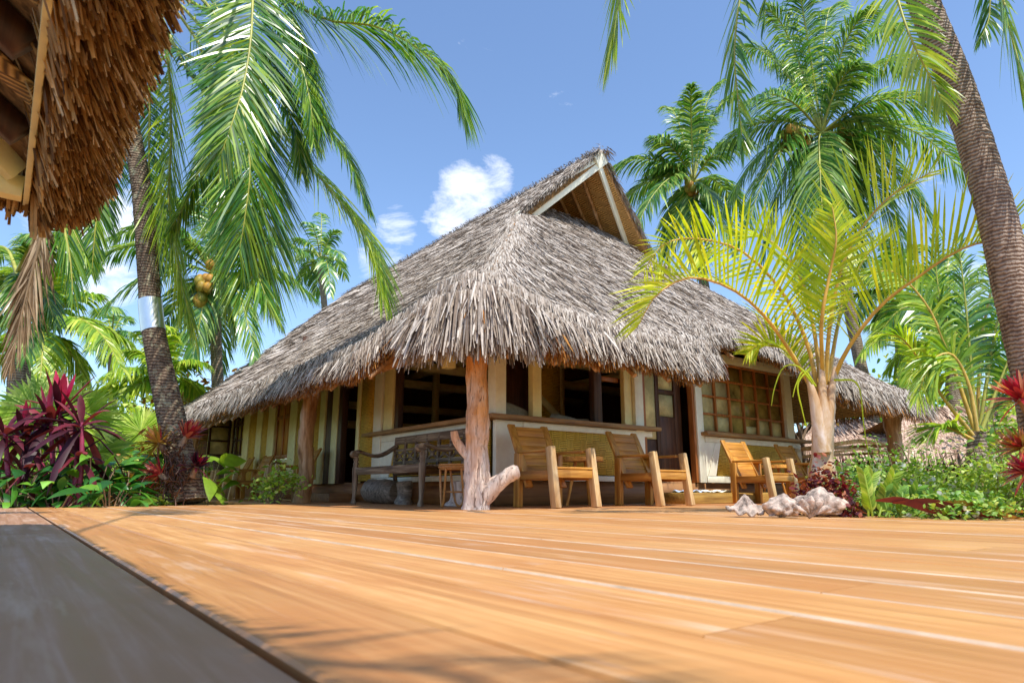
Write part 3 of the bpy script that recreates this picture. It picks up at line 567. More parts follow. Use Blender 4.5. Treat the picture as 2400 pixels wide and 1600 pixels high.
# ------------------------------------------------------------------ pavilion overhead, top left
ZP=1.5
PV=thing('thatched_pavilion','dark pavilion roof overhanging the deck with ragged reddish-brown thatch edge','pavilion',(-2.6,1.0,0))
b=MB(); b.prism([(-.05,-1.5,ZP+.05),(-.05,3.62,ZP+.05),(-3.2,3.62,ZP+.05+2.4),(-3.2,-1.5,ZP+.05+2.4)],(0,0,.1)); 
b.build('ceiling',M['underthatch'],PV)
b=MB(); b.bar((-.055,-1.5,ZP),(-.085,3.60,ZP+.01),.022,.10); b.build('fascia',M['cream'],PV,bevel=.003)
b=MB(); b.bar((-.1,3.50,ZP),(-2.6,3.50,ZP+.03),.07,.10); b.build('tie_beam',M['cream'],PV,bevel=.004)
b=MB(); b.bar((-.12,3.44,ZP+.06),(-1.6,2.6,ZP+1.1),.05,.14); b.build('hip_rafter',M['cream'],PV,bevel=.004)
for y in (1.2,1.75,2.35,3.0):
    b=MB(); b.bar((-.12,y,ZP+.03),(-2.8,y,ZP+2.05),.07,.10); b.build('rafter',M['darkwood'],PV)
for y in (1.48,2.05,2.68):
    b=MB(); b.bar((-.1,y,ZP+.045),(-2.8,y,ZP+2.10),.16,.012); b.build('woven_strip',M['weave_dark'],PV)
b=MB()
def pav(n,u0,u1,y0,y1,mi):
    u=rng.uniform(u0,u1,n); y=rng.uniform(y0,y1,n); tip=np.stack([-.04+u*.26,y,ZP-.05+u*.16+rng.normal(size=n)*.05],1)
    D=np.stack([.30+.28*u+rng.normal(size=n)*.10,rng.normal(size=n)*.14,-np.ones(n)],1); D=unit(D); L=rng.uniform(.14,.32,n)
    S=np.stack([rng.normal(size=n)*.5,np.ones(n),rng.normal(size=n)*.3],1)
    b.blades(tip-D*L[:,None],D,S,L,rng.uniform(.006,.018,n),0,(1,1,.8),.8,mi)
pav(10500,0,.95,-.8,3.66,0); pav(2400,.8,1.15,-.8,3.66,0)
n=3200; u=rng.uniform(0,1,n); x=rng.uniform(-2.6,.12,n); tip=np.stack([x,3.58+u*.22,ZP-.06+u*.1+rng.normal(size=n)*.035],1); D=unit(np.stack([rng.normal(size=n)*.12,.3+rng.normal(size=n)*.1,-np.ones(n)],1)); L=rng.uniform(.15,.33,n)
b.blades(tip-D*L[:,None],D,np.stack([np.ones(n),rng.normal(size=n)*.5,rng.normal(size=n)*.3],1),L,rng.uniform(.008,.02,n),0,(1,1,1),.6)
n=2200; ang=rng.uniform(0,math.pi/2,n); u=rng.uniform(.2,1.1,n); tip=np.stack([-.05+np.cos(ang)*u*.25,3.56+np.sin(ang)*u*.24,ZP-.09+u*.12+rng.normal(size=n)*.04],1); D=unit(np.stack([np.cos(ang)*.45+rng.normal(size=n)*.1,np.sin(ang)*.45+rng.normal(size=n)*.1,-np.ones(n)],1)); L=rng.uniform(.15,.33,n)
b.blades(tip-D*L[:,None],D,np.stack([-np.sin(ang),np.cos(ang),rng.normal(size=n)*.4],1),L,rng.uniform(.008,.019,n),0,(1,1,1),.6)
b.prism([(-.03,-1.5,ZP+.03),(.16,-1.5,ZP+.18),(.16,3.7,ZP+.18),(-.03,3.62,ZP+.03)],(-.0,0,.12),1)
b.prism([(-3,3.6,ZP+.02),(.05,3.6,ZP+.02),(.05,3.72,ZP+.1),(-3,3.72,ZP+.1)],(0,0,.15),1)
b.build('thatch',[M['thatch_fg'],M['underthatch']],PV)
for x,y in ((-2.4,3.45),(-2.4,-1.2)):
    b=MB(); b.tube([(x,y,0),(x,y,ZP+.9)],.09,12); b.build('post',M['pole'],PV,smooth=True)
# ------------------------------------------------------------------ furniture
def armchair(name,label,loc,rotz,group):
    t=thing(name,label,'armchair',loc,group,rotz); z0=np.zeros(3)
    def part(nm,mk,mat,par=None): b=MB(); mk(b); return b.build(nm,M[mat],par or t,bevel=.005,origin=z0)
    for sx in (-1,1):
        x=sx*.30
        part('leg',lambda b: b.bar((x,-.375,0),(x,-.29,.655),.075,.095,(0,1,0),w1=.075,h1=.085),'paleteak')
        part('leg',lambda b: b.bar((x,.29,0),(x,.27,.605),.07,.095,(0,1,0)),'teakz')
        part('armrest',lambda b: b.box((x-sx*.045-.035,-.235,.605),(x-sx*.045+.045,.36,.635)),'teaky')
        part('side_rail',lambda b: b.box((x-.018,-.33,.30),(x+.018,.29,.40)),'teaky')
    part('front_rail',lambda b:(b.box((-.262,-.36,.32),(.262,-.335,.405)),b.box((-.262,-.365,.415),(.262,-.315,.438))),'teakx')
    part('seat',lambda b:[b.bar((-.255,y,.425-(y+.3)*.22),(.255,y,.425-(y+.3)*.22),.075,.02) for y in np.arange(-.26,.22,.088)],'teakx')
    def back(b):
        for k in range(5):
            z=.36+k*.116; y=.20+(z-.28)*.42; b.bar((-.205,y+.01,z+.05),(.205,y+.01,z+.05),.022,.123,(0,.39,.92))
    bk=part('backrest',back,'teakx')
    for sx in (-1,1):
        part('back_post',lambda b: b.bar((sx*.255,.135,.22),(sx*.255,.485,.955),.10,.034,(0,.9,-.4)),'teakz',bk)
    part('stretcher',lambda b:b.box((-.26,.27,.30),(.26,.30,.38)),'teakx')
    return t
G1='low teak armchairs on the veranda'
ac=armchair('armchair','teak armchair beside the driftwood pillar, first of the row under the sill',(5.03,5.83,0),0,G1)
dup(ac,(6.68,5.83,0),'teak armchair just left of the open doorway, right of the round side table',rad(2))
dup(ac,(9.2,5.83,0),'teak armchair under the gridded window, left of its pair',rad(-2))
dup(ac,(10.75,5.86,0),'teak armchair partly hidden behind the young palm trunk',rad(3))
dup(ac,(4.18,12.3,0),'teak armchair on the left veranda next to the straight wooden pillar',rad(-93))
dup(ac,(4.20,15.1,0),'teak armchair on the far left veranda, nearer of two side by side',rad(-88))
dup(ac,(4.20,16.5,0),'farthest teak armchair at the end of the left veranda',rad(-95))
def side_table(label,loc):
    t=thing('side_table',label,'table',loc,'small round side tables between armchairs'); z0=np.zeros(3)
    b=MB(); a=np.linspace(0,2*math.pi,25)[:-1]; p=np.stack([.27*np.cos(a)*(1+.04*np.sin(3*a)),.25*np.sin(a),np.full(24,.545)],1); b.prism(p,(0,0,.055)); b.build('tabletop',M['teakx'],t,bevel=.006,origin=z0)
    for k in range(3):
        c,s_=math.cos(k*2.1+.5),math.sin(k*2.1+.5); b=MB(); b.tube([(c*.1,s_*.1,.55),(c*.22,s_*.22,0)],[.024,.017],8); b.build('leg',M['teakz'],t,smooth=True,origin=z0)
    return t
stb=side_table('round wooden side table between the two armchairs beside the driftwood pillar',(5.86,6.22,0))
dup(stb,(10.1,6.2,0),'round wooden side table between the armchairs under the gridded window',1.)
dup(stb,(4.35,13.7,0),'round wooden side table between armchairs on the left veranda',2.)
# carved bench
def bench():
    t=thing('carved_bench','weathered dark carved wooden bench with scrolled arms by the corner wall','bench',(4.3,7.95,0))
    y0,y1,xf,xb=7.02,8.92,3.98,4.62
    def part(nm,mk,mat,par=None,bev=.004,sm=False): b=MB(); mk(b); return b.build(nm,M[mat],par or t,bevel=bev,smooth=sm,origin=t['base'])
    part('front_rail',lambda b:b.box((xf-.02,y0+.04,.40),(xf+.02,y1-.04,.50)),'oldy')
    part('rear_rail',lambda b:b.box((xb-.05,y0+.04,.40),(xb-.02,y1-.04,.48)),'oldy')
    part('seat',lambda b:[b.box((xf+.025+k*.098,y0+.03,.475),(xf+.025+k*.098+.09,y1-.03,.497)) for k in range(6)],'oldy')
    for y in (y0,y1):
        zz=np.array([0,.03,.08,.2,.3,.38,.41,.5,.53,.56,.58,.61,.64,.66,.69]); rr=np.array([.035,.04,.024,.034,.04,.042,.046,.046,.03,.042,.026,.04,.034,.022,.03])
        part('leg',lambda b:b.tube([(xf-.0-.05*max(0,(.2-z)),y,z) for z in zz],rr,12),'oldz',None,0,True)
        part('leg',lambda b:b.bar((xb+.02,y,0),(xb-.02,y,.44),.05,.05,(1,0,0)),'oldz')
        a=cr([(xf-.02,y,.70),(xf+.06,y,.725),(xf+.25,y,.675),(xf+.42,y,.70),(xb-.0,y,.83)],12)
        part('armrest',lambda b:(b.tube(a,[.035,.04,.03,.025,.025,.025,.028,.03,.032,.034,.034,.034],10,sq=1.5),b.tube([(xf-.03,y-.045,.69),(xf-.03,y+.045,.69)],.052,14)),'oldx',None,0,True)
    bk=part('backrest',lambda b:(b.bar((xb-.02,y0+.0,.90),(xb-.02,y1,.90),.035,.11),b.bar((xb-.04,y0,.58),(xb-.04,y1,.58),.03,.05),b.bar((xb-.03,y0,.76),(xb-.03,y1,.76),.025,.035),*[b.bar((xb-.05,y,.46),(xb-.02,y,.94),.035,.05,(0,1,0)) for y in np.linspace(y0+.02,y1-.02,7)]),'oldy')
    ys=np.linspace(y0+.02,y1-.02,7)
    for k in range(6):
        a_,c_=ys[k]+.02,ys[k+1]-.02; mid=(a_+c_)/2
        part('carved_cross',lambda b:(b.bar((xb-.04,a_,.60),(xb-.035,c_,.745),.016,.03),b.bar((xb-.04,a_,.745),(xb-.035,c_,.60),.016,.03),b.blob((xb-.045,mid,.672),(.012,.05,.04),10,6)),'oldy',bk,0)
    return t
bench()
# rattan table
t=thing('rattan_table','small round rattan table with looped legs beside the driftwood pillar','table',(4.14,6.5,0))
a=np.linspace(0,2*math.pi,29)
b=MB()
for z,r in ((.47,.20),(.445,.205),(.425,.19)): b.tube(np.stack([4.14+r*np.cos(a),6.5+r*np.sin(a),np.full(29,z)],1),.013,7,cap=False)
for k in range(12): y=-.17+k*.031; w=math.sqrt(.19**2-y*y); b.tube([(4.14-w,6.5+y,.462),(4.14+w,6.5+y,.462)],.009,6)
b.build('tabletop',M['rattan'],t,smooth=True)
for k in range(3):
    g=k*2.094+.35; e=g+.9; c0=np.array([4.14,6.5,0]); p=lambda an,r,z: c0+np.array([math.cos(an)*r,math.sin(an)*r,z]); mdd=(g+e)/2
    b=MB(); b.tube(cr([p(g-.15,.20,.43),p(g,.185,.22),p(mdd-.25,.17,.05),p(mdd,.17,.012),p(mdd+.25,.17,.05),p(e,.185,.22),p(e+.15,.20,.43)],22),.013,7); b.build('leg',M['rattan'],t,smooth=True)
b=MB(); b.tube(np.stack([4.14+.15*np.cos(a),6.5+.15*np.sin(a),np.full(29,.17)],1),.01,6,cap=False); b.build('hoop',M['rattan'],t,smooth=True)
# logs beneath the bench
t=tag(MB().__class__() and (lambda b:(b.tube(cr([(4.62,9.75,.17),(4.55,9.5,.18),(4.55,9.1,.17),(4.56,8.75,.16)],12),[.10,.15,.175,.18,.178,.172,.175,.18,.175,.17,.165,.13],18,wob=.03),b.build('driftwood_log',M['log'],smooth=True,origin=(4.56,9.2,0)))[1])(MB()),'thick grey cracked log lying behind the left end of the bench','log')
bb=MB(); bb.tube(cr([(4.45,8.35,.0),(4.46,8.33,.15),(4.46,8.35,.3)],8),[.13,.12,.10,.10,.105,.11,.115,.11],14,wob=.04); tag(bb.build('log_stump',M['log'],smooth=True,origin=(4.45,8.35,0)),'short dark stump standing under the middle of the bench','stump')
bb=MB(); bb.tube(cr([(4.5,7.0,.0),(4.5,7.0,.12),(4.48,7.0,.30)],8),[.19,.165,.13,.115,.105,.10,.10,.10],14,wob=.05); tag(bb.build('tree_stump',M['drift'],smooth=True,origin=(4.5,7.0,0)),'pale flared stump behind the rattan table and the right bench leg','stump')
# steps and towels
bb=MB(); bb.box((7.75,6.15,0),(10.0,6.6,.155)); tag(bb.build('door_step',M['yellowwood'],bevel=.008,origin=(8.8,6.4,0)),'yellowish wooden step block below the open doorway of the long wall','step')
bb=MB(); bb.box((4.35,10.75,0),(4.8,12.5,.14)); bb.box((4.33,12.3,0),(4.6,12.52,.15)); tag(bb.build('door_step',M['plinthx'],bevel=.008,origin=(4.6,11.6,0)),'low brown step below the dark doorway of the left wall','step')
def towel(c,sx,sy,label,mat='towel'):
    g=np.linspace(-1,1,16); X,Y=np.meshgrid(g,g); r1=rng.uniform(0,6,4)
    Z=.022+.018*np.sin(X*5+r1[0])*np.cos(Y*4+r1[1])+.014*np.sin(X*9+Y*7+r1[2]); Z=np.maximum(Z,.006)
    v=np.stack([c[0]+X*sx*(1+.1*np.sin(Y*3)),c[1]+Y*sy*(1+.1*np.sin(X*4)),c[2]+Z],-1).reshape(-1,3); f=[[i*16+j,i*16+j+1,(i+1)*16+j+1,(i+1)*16+j] for i in range(15) for j in range(15)]
    bb=MB(); bb.add(v,f); o=bb.build('towel',M[mat],smooth=True,origin=c); s_=o.modifiers.new('s','SOLIDIFY'); s_.thickness=.006; tag(o,label,'towel','crumpled towels on the step'); return o
towel((8.1,6.36,.155),.22,.12,'crumpled blue towel on the left part of the doorway step')
towel((8.85,6.36,.155),.36,.11,'pale crumpled towel lying on the right part of the doorway step','white')
# cushions inside the lounge opening, ceiling fan
def cushion(c,r,rz,label):
    bb=MB(); u,v=np.meshgrid(np.linspace(-1,1,15),np.linspace(-1,1,11)); e=(1-np.abs(u)**3)*(1-np.abs(v)**3)
    for s_ in (1,-1):
        p=np.stack([u*r[0]*(1-.12*np.abs(v)**2),s_*r[1]*e**.5,v*r[2]*(1-.12*np.abs(u)**2)],-1).reshape(-1,3)
        ca,sa=math.cos(rz),math.sin(rz); q=np.stack([p[:,0]*ca-p[:,2]*sa,p[:,1],p[:,0]*sa+p[:,2]*ca],1)+np.array(c)
        f=[[i*15+j,i*15+j+1,(i+1)*15+j+1,(i+1)*15+j] for i in range(10) for j in range(14)]; bb.add(q,f if s_>0 else [x[::-1] for x in f])
    return tag(bb.build('cushion',M['cushion'],smooth=True,origin=c),label,'cushion','grey green cushions on the lounge sofa')
cushion((5.35,6.98,1.16),(.26,.08,.14),-.25,'grey green cushion leaning behind the sill next to the corner post')
cushion((6.25,6.98,1.12),(.30,.08,.10),-.1,'flat grey green cushion behind the sill left of the brown inner post')
cushion((6.62,7.06,1.10),(.20,.07,.11),.1,'grey green cushion close to the brown inner post')
bb=MB(); bb.box((5.0,7.05,.33),(7.0,7.7,.75)); bb.box((5.0,6.92,.33),(7.0,7.05,1.02)); tag(bb.build('sofa',M['cushion'],bevel=.03,origin=(6,7.3,.33)),'low sofa inside the lounge behind the sill','sofa')
fp=P(1000,838,10.6); t=thing('ceiling_fan','pale ceiling fan hanging in the dark lounge interior','fan',tuple(fp))
bb=MB(); bb.tube([fp+np.array([0,0,.5]),fp+np.array([0,0,.04])],.015,8); bb.build('rod',M['cream'],t)
bb=MB(); bb.tube([fp+np.array([0,0,.06]),fp+np.array([0,0,.03]),fp-np.array([0,0,.05]),fp-np.array([0,0,.08])],[.05,.09,.09,.04],14); bb.build('motor',M['cream'],t,smooth=True)
for k in range(4):
    g=k*math.pi/2+.4; d=np.array([math.cos(g),math.sin(g),0]); bb=MB(); bb.bar(fp+d*.1,fp+d*.6,.12,.012,(.1,0,1)); bb.build('fan_blade',M['cream'],t)
lp=P(1052,848,8.6); t=thing('hanging_lamp','boxy pale lamp hanging inside the lounge near the driftwood pillar','lamp',tuple(lp)); bb=MB(); bb.box(lp-np.array([.07,.07,.09]),lp+np.array([.07,.07,.09])); bb.build('lamp_shade',M['cream'],t,bevel=.01); bb=MB(); bb.tube([lp+np.array([0,0,.09]),lp+np.array([0,0,.7])],.006,6); bb.build('cord',M['dark'],t)

# giant clam shells at the rim of the deck
def clam(px,py,d,R,rot,label,lift=.0,open_=1.,flip=1,amp=.10):
    c=P(px,py,d); c[2]=0; nu,nv=49,16; u,v=np.meshgrid(np.linspace(-1,1,nu),np.linspace(0,1,nv))
    A=u*1.25; rib=np.cos(u*math.pi*4.5); rad_=R*v*(1+.04*rib*v)
    x=rad_*np.sin(A)*1.05; y=rad_*np.cos(A)*.85-R*.35; dome=np.sin(np.clip(v,0,1)*math.pi*.62)
    z=R*.62*dome*(1-.25*np.abs(u)**2)+amp*R*rib*v**1.2+.02*R*np.sin(v*34)+.03*R*np.sin(u*17+v*9)
    p=np.stack([x,y,z],-1).reshape(-1,3)
    def RX(a): return np.array([[1,0,0],[0,math.cos(a),-math.sin(a)],[0,math.sin(a),math.cos(a)]])
    def RZ(a): return np.array([[math.cos(a),-math.sin(a),0],[math.sin(a),math.cos(a),0],[0,0,1]])
    p=p@RX(rot[0]).T@RZ(rot[1]).T; p[:,2]-=p[:,2].min()-.008; p=p+c
    f=[[i*nu+j,i*nu+j+1,(i+1)*nu+j+1,(i+1)*nu+j] for i in range(nv-1) for j in range(nu-1)]
    bb=MB(); bb.add(p,f); o=bb.build('clam_shell',M['shell'],smooth=True,origin=c); s_=o.modifiers.new('s','SOLIDIFY'); s_.thickness=.014; s_.offset=0
    return tag(o,label,'seashell','giant clam shells on the deck rim')
def clam2(px,py,d,R,rot,label):
    c=P(px,py,d); c[2]=0; nu,nv=72,30; U,V=np.meshgrid(np.arange(nu)/nu*2*math.pi,np.linspace(-math.pi/2,math.pi/2,nv+1))
    p=np.stack([np.cos(V)*np.cos(U),np.cos(V)*np.sin(U),np.sin(V)],-1); fan=np.arctan2(p[...,0],p[...,2]+.75)
    g=np.random.default_rng(int(px)); k=g.normal(size=(9,3))*6.5; ph=g.uniform(0,6,9)
    dsp=1+.15*np.cos(fan*8)*np.clip(1.2-np.abs(p[...,1]),0,1)+.028*np.sin(p@k.T+ph).sum(-1)+.02*np.sin(p[...,2]*22+p[...,0]*5)
    q=p*dsp[...,None]; q=q*np.array([R,R*.72,R*rot[1]]); a=rot[0]; q=q.reshape(-1,3); q[:,2]=np.where(q[:,2]<-R*.3,-R*.3+(q[:,2]+R*.3)*.3,q[:,2])
    q=q@np.array([[math.cos(a),-math.sin(a),0],[math.sin(a),math.cos(a),0],[0,0,1]]).T@np.array([CR,[CF[0],CF[1],0],[0,0,1]]); q[:,2]-=q[:,2].min()-.004
    i=np.arange(nu); j=(i+1)%nu; bb=MB(); bb.add(q+c,np.concatenate([np.stack([k_*nu+i,k_*nu+j,(k_+1)*nu+j,(k_+1)*nu+i],1) for k_ in range(nv)]))
    return tag(bb.build('clam_shell',M['shell'],smooth=True,origin=c),label,'seashell','giant clam shells on the deck rim')
clam(1757,1210,4.75,.155,(rad(200),rad(-30)),'leftmost giant clam shell, cup side up with a curled tip',amp=.06)
clam2(1836,1211,4.7,.13,(rad(15),.66),'domed grey giant clam shell second from the left')
clam(1895,1213,4.5,.125,(rad(70),rad(-35)),'pinkish zigzag lipped clam shell in front of the tallest one',amp=.14)
clam2(1928,1211,4.85,.155,(rad(-20),.74),'tallest giant clam shell standing beside the purple coleus')

# ------------------------------------------------------------------ palms
def frames(c,s0=None):
    T=unit(np.gradient(c,axis=0)); S=np.zeros_like(c); s=np.cross(T[0],[0,0,1.]) if s0 is None else np.asarray(s0,float)
    if np.linalg.norm(s)<.2: s=np.array([CR[0],CR[1],0.])
    for k in range(len(c)):
        s=s-T[k]*(s@T[k]); s=s/np.linalg.norm(s); S[k]=s
    return T,S,np.cross(S,T)
def frond(parent,pts,n=60,ll=.6,lw=.035,hang=.5,a=(62,22),bare=.14,up=.2,leaf='frond',stem='rachis',r0=.02,name='frond',s0=None,prof=(.5,1,.85,.1),jit=.10,tipl=.35,full=True,label=None):
    c=cr(pts,max(12,n)); K=len(c); T,S,U=frames(c,s0); b=MB()
    b.tube(c[::max(1,K//16)],np.linspace(r0,r0*.15,len(c[::max(1,K//16)])),5,1,cap=False)
    i0=int(K*bare); idx=np.arange(i0,K); u=(idx-i0)/max(1,K-1-i0)
    Lp=ll*np.minimum(1,.45+2.2*u)*(1-(1-tipl)*np.clip((u-.45)/.55,0,1)**1.4)
    for sd in (1,-1):
        al=np.radians(a[0]+(a[1]-a[0])*u)+rng.normal(size=len(u))*jit; D=T[idx]*np.cos(al)[:,None]+(S[idx]*sd+U[idx]*(up+rng.normal(size=(len(u),1))*.12))*np.sin(al)[:,None]
        W=T[idx]+rng.normal(size=(len(u),3))*.25
        b.blades(c[idx],D,W,Lp*rng.uniform(.85,1.1,len(u)),lw*np.minimum(1,.5+u*3)*(1-.45*u),np.clip(hang*(rng.uniform(.7,1.3,len(u))),-.5,1.2),prof,0,0)
    o=b.build(name,[M[leaf],M[stem]],parent)
    if label: o['label']=label
    return o
def palm(name,label,cat,trunk,radii,fronds,group=None,mat='trunk',rings=None,tn=14,leaf='frond_far',band=None,nuts=None,**kw):
    tr=cr(trunk,60 if rings is None else rings); t=thing(name,label,cat,tuple(tr[0]),group); K=len(tr)
    rr=np.interp(np.linspace(0,1,K),np.linspace(0,1,len(radii)),radii)
    if rings: rr=rr*(1+.006*((np.arange(K)%3)-1)+.006*rng.normal(size=K))
    else: rr=rr*(1+.03*((np.arange(K)%2)))
    b=MB(); b.tube(tr,rr,tn,wob=.012); b.build('trunk',M[mat],t,smooth=True)
    if band:
        i0,i1=int(K*band[0]),int(K*band[1]); b=MB(); seg=tr[i0:i1+1]; b.tube(seg,np.max(rr[i0:i1+1])*1.03,28); b.build('metal_band',M['metal'],t,smooth=True)
    for f in fronds:
        k=dict(kw); pts=f
        if isinstance(f,tuple): pts,ex=f; k.update(ex)
        frond(t,pts,leaf=k.pop('leaf',leaf),**k)
    if nuts:
        for q,(c,cnt,spread,rn) in enumerate(nuts):
            b=MB(); b.blob(np.array(c),(spread*1.5,spread*1.5,spread*1.8),10,7)
            for k in range(cnt): b.blob(np.array(c)+rng.normal(size=3)*spread,(rn,rn,rn*1.25),10,7)
            b.build('coconut_cluster',M['coconut'],t,smooth=True)
    return t
def spread(cpx,cpy,d,tips,bump=.22,dd=.18):
    """fronds fanned out of one crown: each rises from the crown and arches to its tip"""
    c=P(cpx,cpy,d); out=[]
    for q,(tx,ty) in enumerate(tips):
        dep=d*(1+dd*.5*math.sin(q*2.4)); e=P(tx,ty,dep); L=np.linalg.norm(e-c); bz=bump*L
        out.append([c+np.array([0,0,0]),c+(e-c)*.33+np.array([0,0,bz*.85]),c+(e-c)*.68+np.array([0,0,bz*.8]),e])
    return out
gp='coconut palms around the bungalow'
# near left palm
LT=[P(437,1178,8.9),P(425,1085,8.95),P(398,960,9),P(372,840,9.05),P(355,740,9.1),P(345,600,9.15),P(330,430,9.2),P(305,290,9.25),P(290,150,9.3),P(300,-60,9.3)]
C0=P(330,-70,9.1)
near=dict(n=230,ll=1.2,lw=.036,a=(58,24),hang=.35,leaf='frond',r0=.03,prof=(.5,1,.9,.6,.08))
F=[
 ([C0,P(383,84,8.7),P(516,180,8.4),P(592,310,8.2),P(615,480,8.1),P(606,570,8.0),P(602,630,8.0),P(625,700,7.9)],dict(hang=.25,up=.0,a=(58,20))),
 ([P(480,-120,8.9),P(640,-20,8.6),P(760,45,8.2),P(880,62,7.9),P(990,120,7.6),P(1060,190,7.5),P(1080,250,7.4)],dict(hang=.6,ll=1.15)),
 ([C0,P(470,60,8.9),P(620,260,8.8),P(745,410,8.6),P(835,520,8.5),P(880,610,8.4),P(895,690,8.3)],dict(hang=.4,ll=1.05,a=(60,24),leaf='frond_y')),
 ([C0,P(390,120,9.2),P(400,330,9.2),P(395,480,9.2),P(420,640,9.2),P(450,760,9.2)],dict(hang=.3,up=0.,leaf='frond_y')),
 ([C0,P(470,110,9.6),P(500,300,9.6),P(520,470,9.6),P(520,620,9.7),P(545,760,9.7)],dict(hang=.3,up=0.)),
 ([P(480,-120,8.4),P(600,0,8.0),P(690,120,7.9),P(725,230,7.8),P(735,330,7.8)],dict(hang=.35,ll=.8)),
 ([C0,P(420,-10,8.5),P(560,70,8.3),P(640,180,8.2),P(690,300,8.1),P(705,400,8.1)],dict(hang=.4,ll=.85)),
 ([C0,P(350,200,9.5),P(350,420,9.6),P(370,560,9.7),P(360,700,9.8)],dict(hang=.25,up=0.,ll=.7)),
 ([C0,P(200,60,9.2),P(120,300,9.2),P(150,480,9.1),P(200,600,9.0)],dict(hang=.3,ll=.7)),
 ([C0,P(280,250,9.8),P(240,420,9.6),P(225,520,9.5),P(215,640,9.5)],dict(hang=.3,ll=.6)),
 ([P(560,-200,8.6),P(680,-60,8.4),P(740,0,8.3),P(778,40,8.2)],dict(hang=.3,ll=.5,n=60)),
 ([C0,P(430,-200,8.9),P(520,-180,8.7),P(640,-100,8.5)],dict(n=60)),
 ([C0,P(430,150,9.0),P(500,250,8.9),P(460,420,8.9),P(400,540,8.9)],dict(hang=.3,leaf='frond',ll=.75)),
]
F+=[([P(420,-60,8.4),P(520,60,7.9),P(560,220,7.7),P(585,380,7.6),P(575,500,7.6),P(560,590,7.6)],dict(hang=.2,up=.0)),
 ([P(480,-180,8.6),P(620,-60,8.4),P(700,80,8.2),P(720,150,8.1)],dict(hang=.4,ll=.8,n=130)),
 ([P(440,-120,8.8),P(520,40,8.6),P(640,160,8.3),P(790,330,8.1),P(860,480,8.0)],dict(hang=.45,ll=.8))]
palm('coconut_palm','near coconut palm with mossy trunk, tin band and bromeliads, left of the bungalow','palm',LT,[.25,.19,.165,.15,.142,.135,.13,.13],F,gp,'trunkL',rings=230,tn=22,band=(.407,.475),**near)
# right foreground palm
RT=[P(2470,1230,4.7),P(2445,1000,4.7),P(2410,820,4.7),P(2375,680,4.7),P(2340,520,4.7),P(2290,350,4.75),P(2235,180,4.8),P(2170,20,4.85),P(2110,-160,4.9),P(2080,-300,4.9)]
RT[0][2]=-.14
C1=P(2080,-310,4.9)
F=[([C1,P(1900,-330,4.7),P(1790,-180,4.6),P(1738,-20,4.55),P(1722,120,4.5),P(1730,230,4.5),P(1742,350,4.5)],dict(hang=.35,ll=.42,n=90,up=-.1,leaf='frond')),
 ([C1,P(2080,-160,4.6),P(2100,-20,4.5),P(2135,90,4.4),P(2180,180,4.4),P(2215,255,4.4)],dict(hang=.4,ll=.4,n=80,leaf='frond_y')),
 ([C1,P(2250,-260,4.6),P(2330,-80,4.5),P(2365,60,4.4),P(2400,200,4.4),P(2440,360,4.4)],dict(hang=.35,ll=.5,n=90,up=0.)),
 ([C1,P(2300,-120,5.2),P(2320,20,5.2),P(2300,90,5.2)],dict(hang=.4,ll=.35,n=60)),
 ([C1,P(1800,-430,4.7),P(1600,-330,4.6),P(1478,-150,4.5),P(1452,0,4.4),P(1440,70,4.4)],dict(hang=.2,ll=.62,n=120,up=0.,tipl=.75,a=(62,16),leaf='frond_y')),
 ([C1,P(1960,-250,5.),P(1850,-120,5.),P(1800,-20,5.),P(1790,60,5.)],dict(hang=.4,ll=.35,n=60)),
 ([C1,P(2400,-330,4.9),P(2600,-200,4.9),P(2700,0,4.9)],dict(n=70,ll=.5))]
palm('coconut_palm','leaning brown coconut palm trunk rising along the right edge of the view','palm',RT,[.16,.14,.132,.128,.122,.118,.115,.11],F,gp,'trunkR',rings=200,tn=24,leaf='frond',lw=.026,r0=.018,prof=(.5,1,.9,.6,.08))
C2=np.array([-.35,-2.1,4.3])  # palm added above the camera, mostly out of view, to dapple the deck
F=[([C2,C2+[.25,1.8,.9],P(600,-160,4.7),P(593,-20,4.6),P(588,90,4.45),P(570,203,4.3),P(540,300,4.2),P(515,370,4.2)],dict(hang=.2,ll=.55,lw=.024,n=230,up=0.,bare=.3)),
 ([C2,[.25,-1.6,4.0],[.2,-1.1,3.5],[.12,-.6,3.0],[.15,-.1,2.5]],dict(hang=.3,ll=.5,n=60)),([C2,[.2,-1.9,3.9],[-.3,-1.5,3.3],[-.6,-1.0,2.8]],dict(hang=.3,ll=.5,n=60)),
 ([C2,[.4,-3,4.3],[-.4,-3.6,3.6]],dict(n=60,ll=.5))]
palm('coconut_palm','coconut palm added above the camera for deck shade, one large frond hanging in from the top beside the pavilion','palm',[(.1,-3.4,-.14),(.0,-3.1,1.),(-.2,-2.5,2.8),C2],[.16,.13,.12,.11],F,gp,'trunkR',rings=120,leaf='frond',lw=.026,r0=.018,prof=(.5,1,.9,.6,.08))
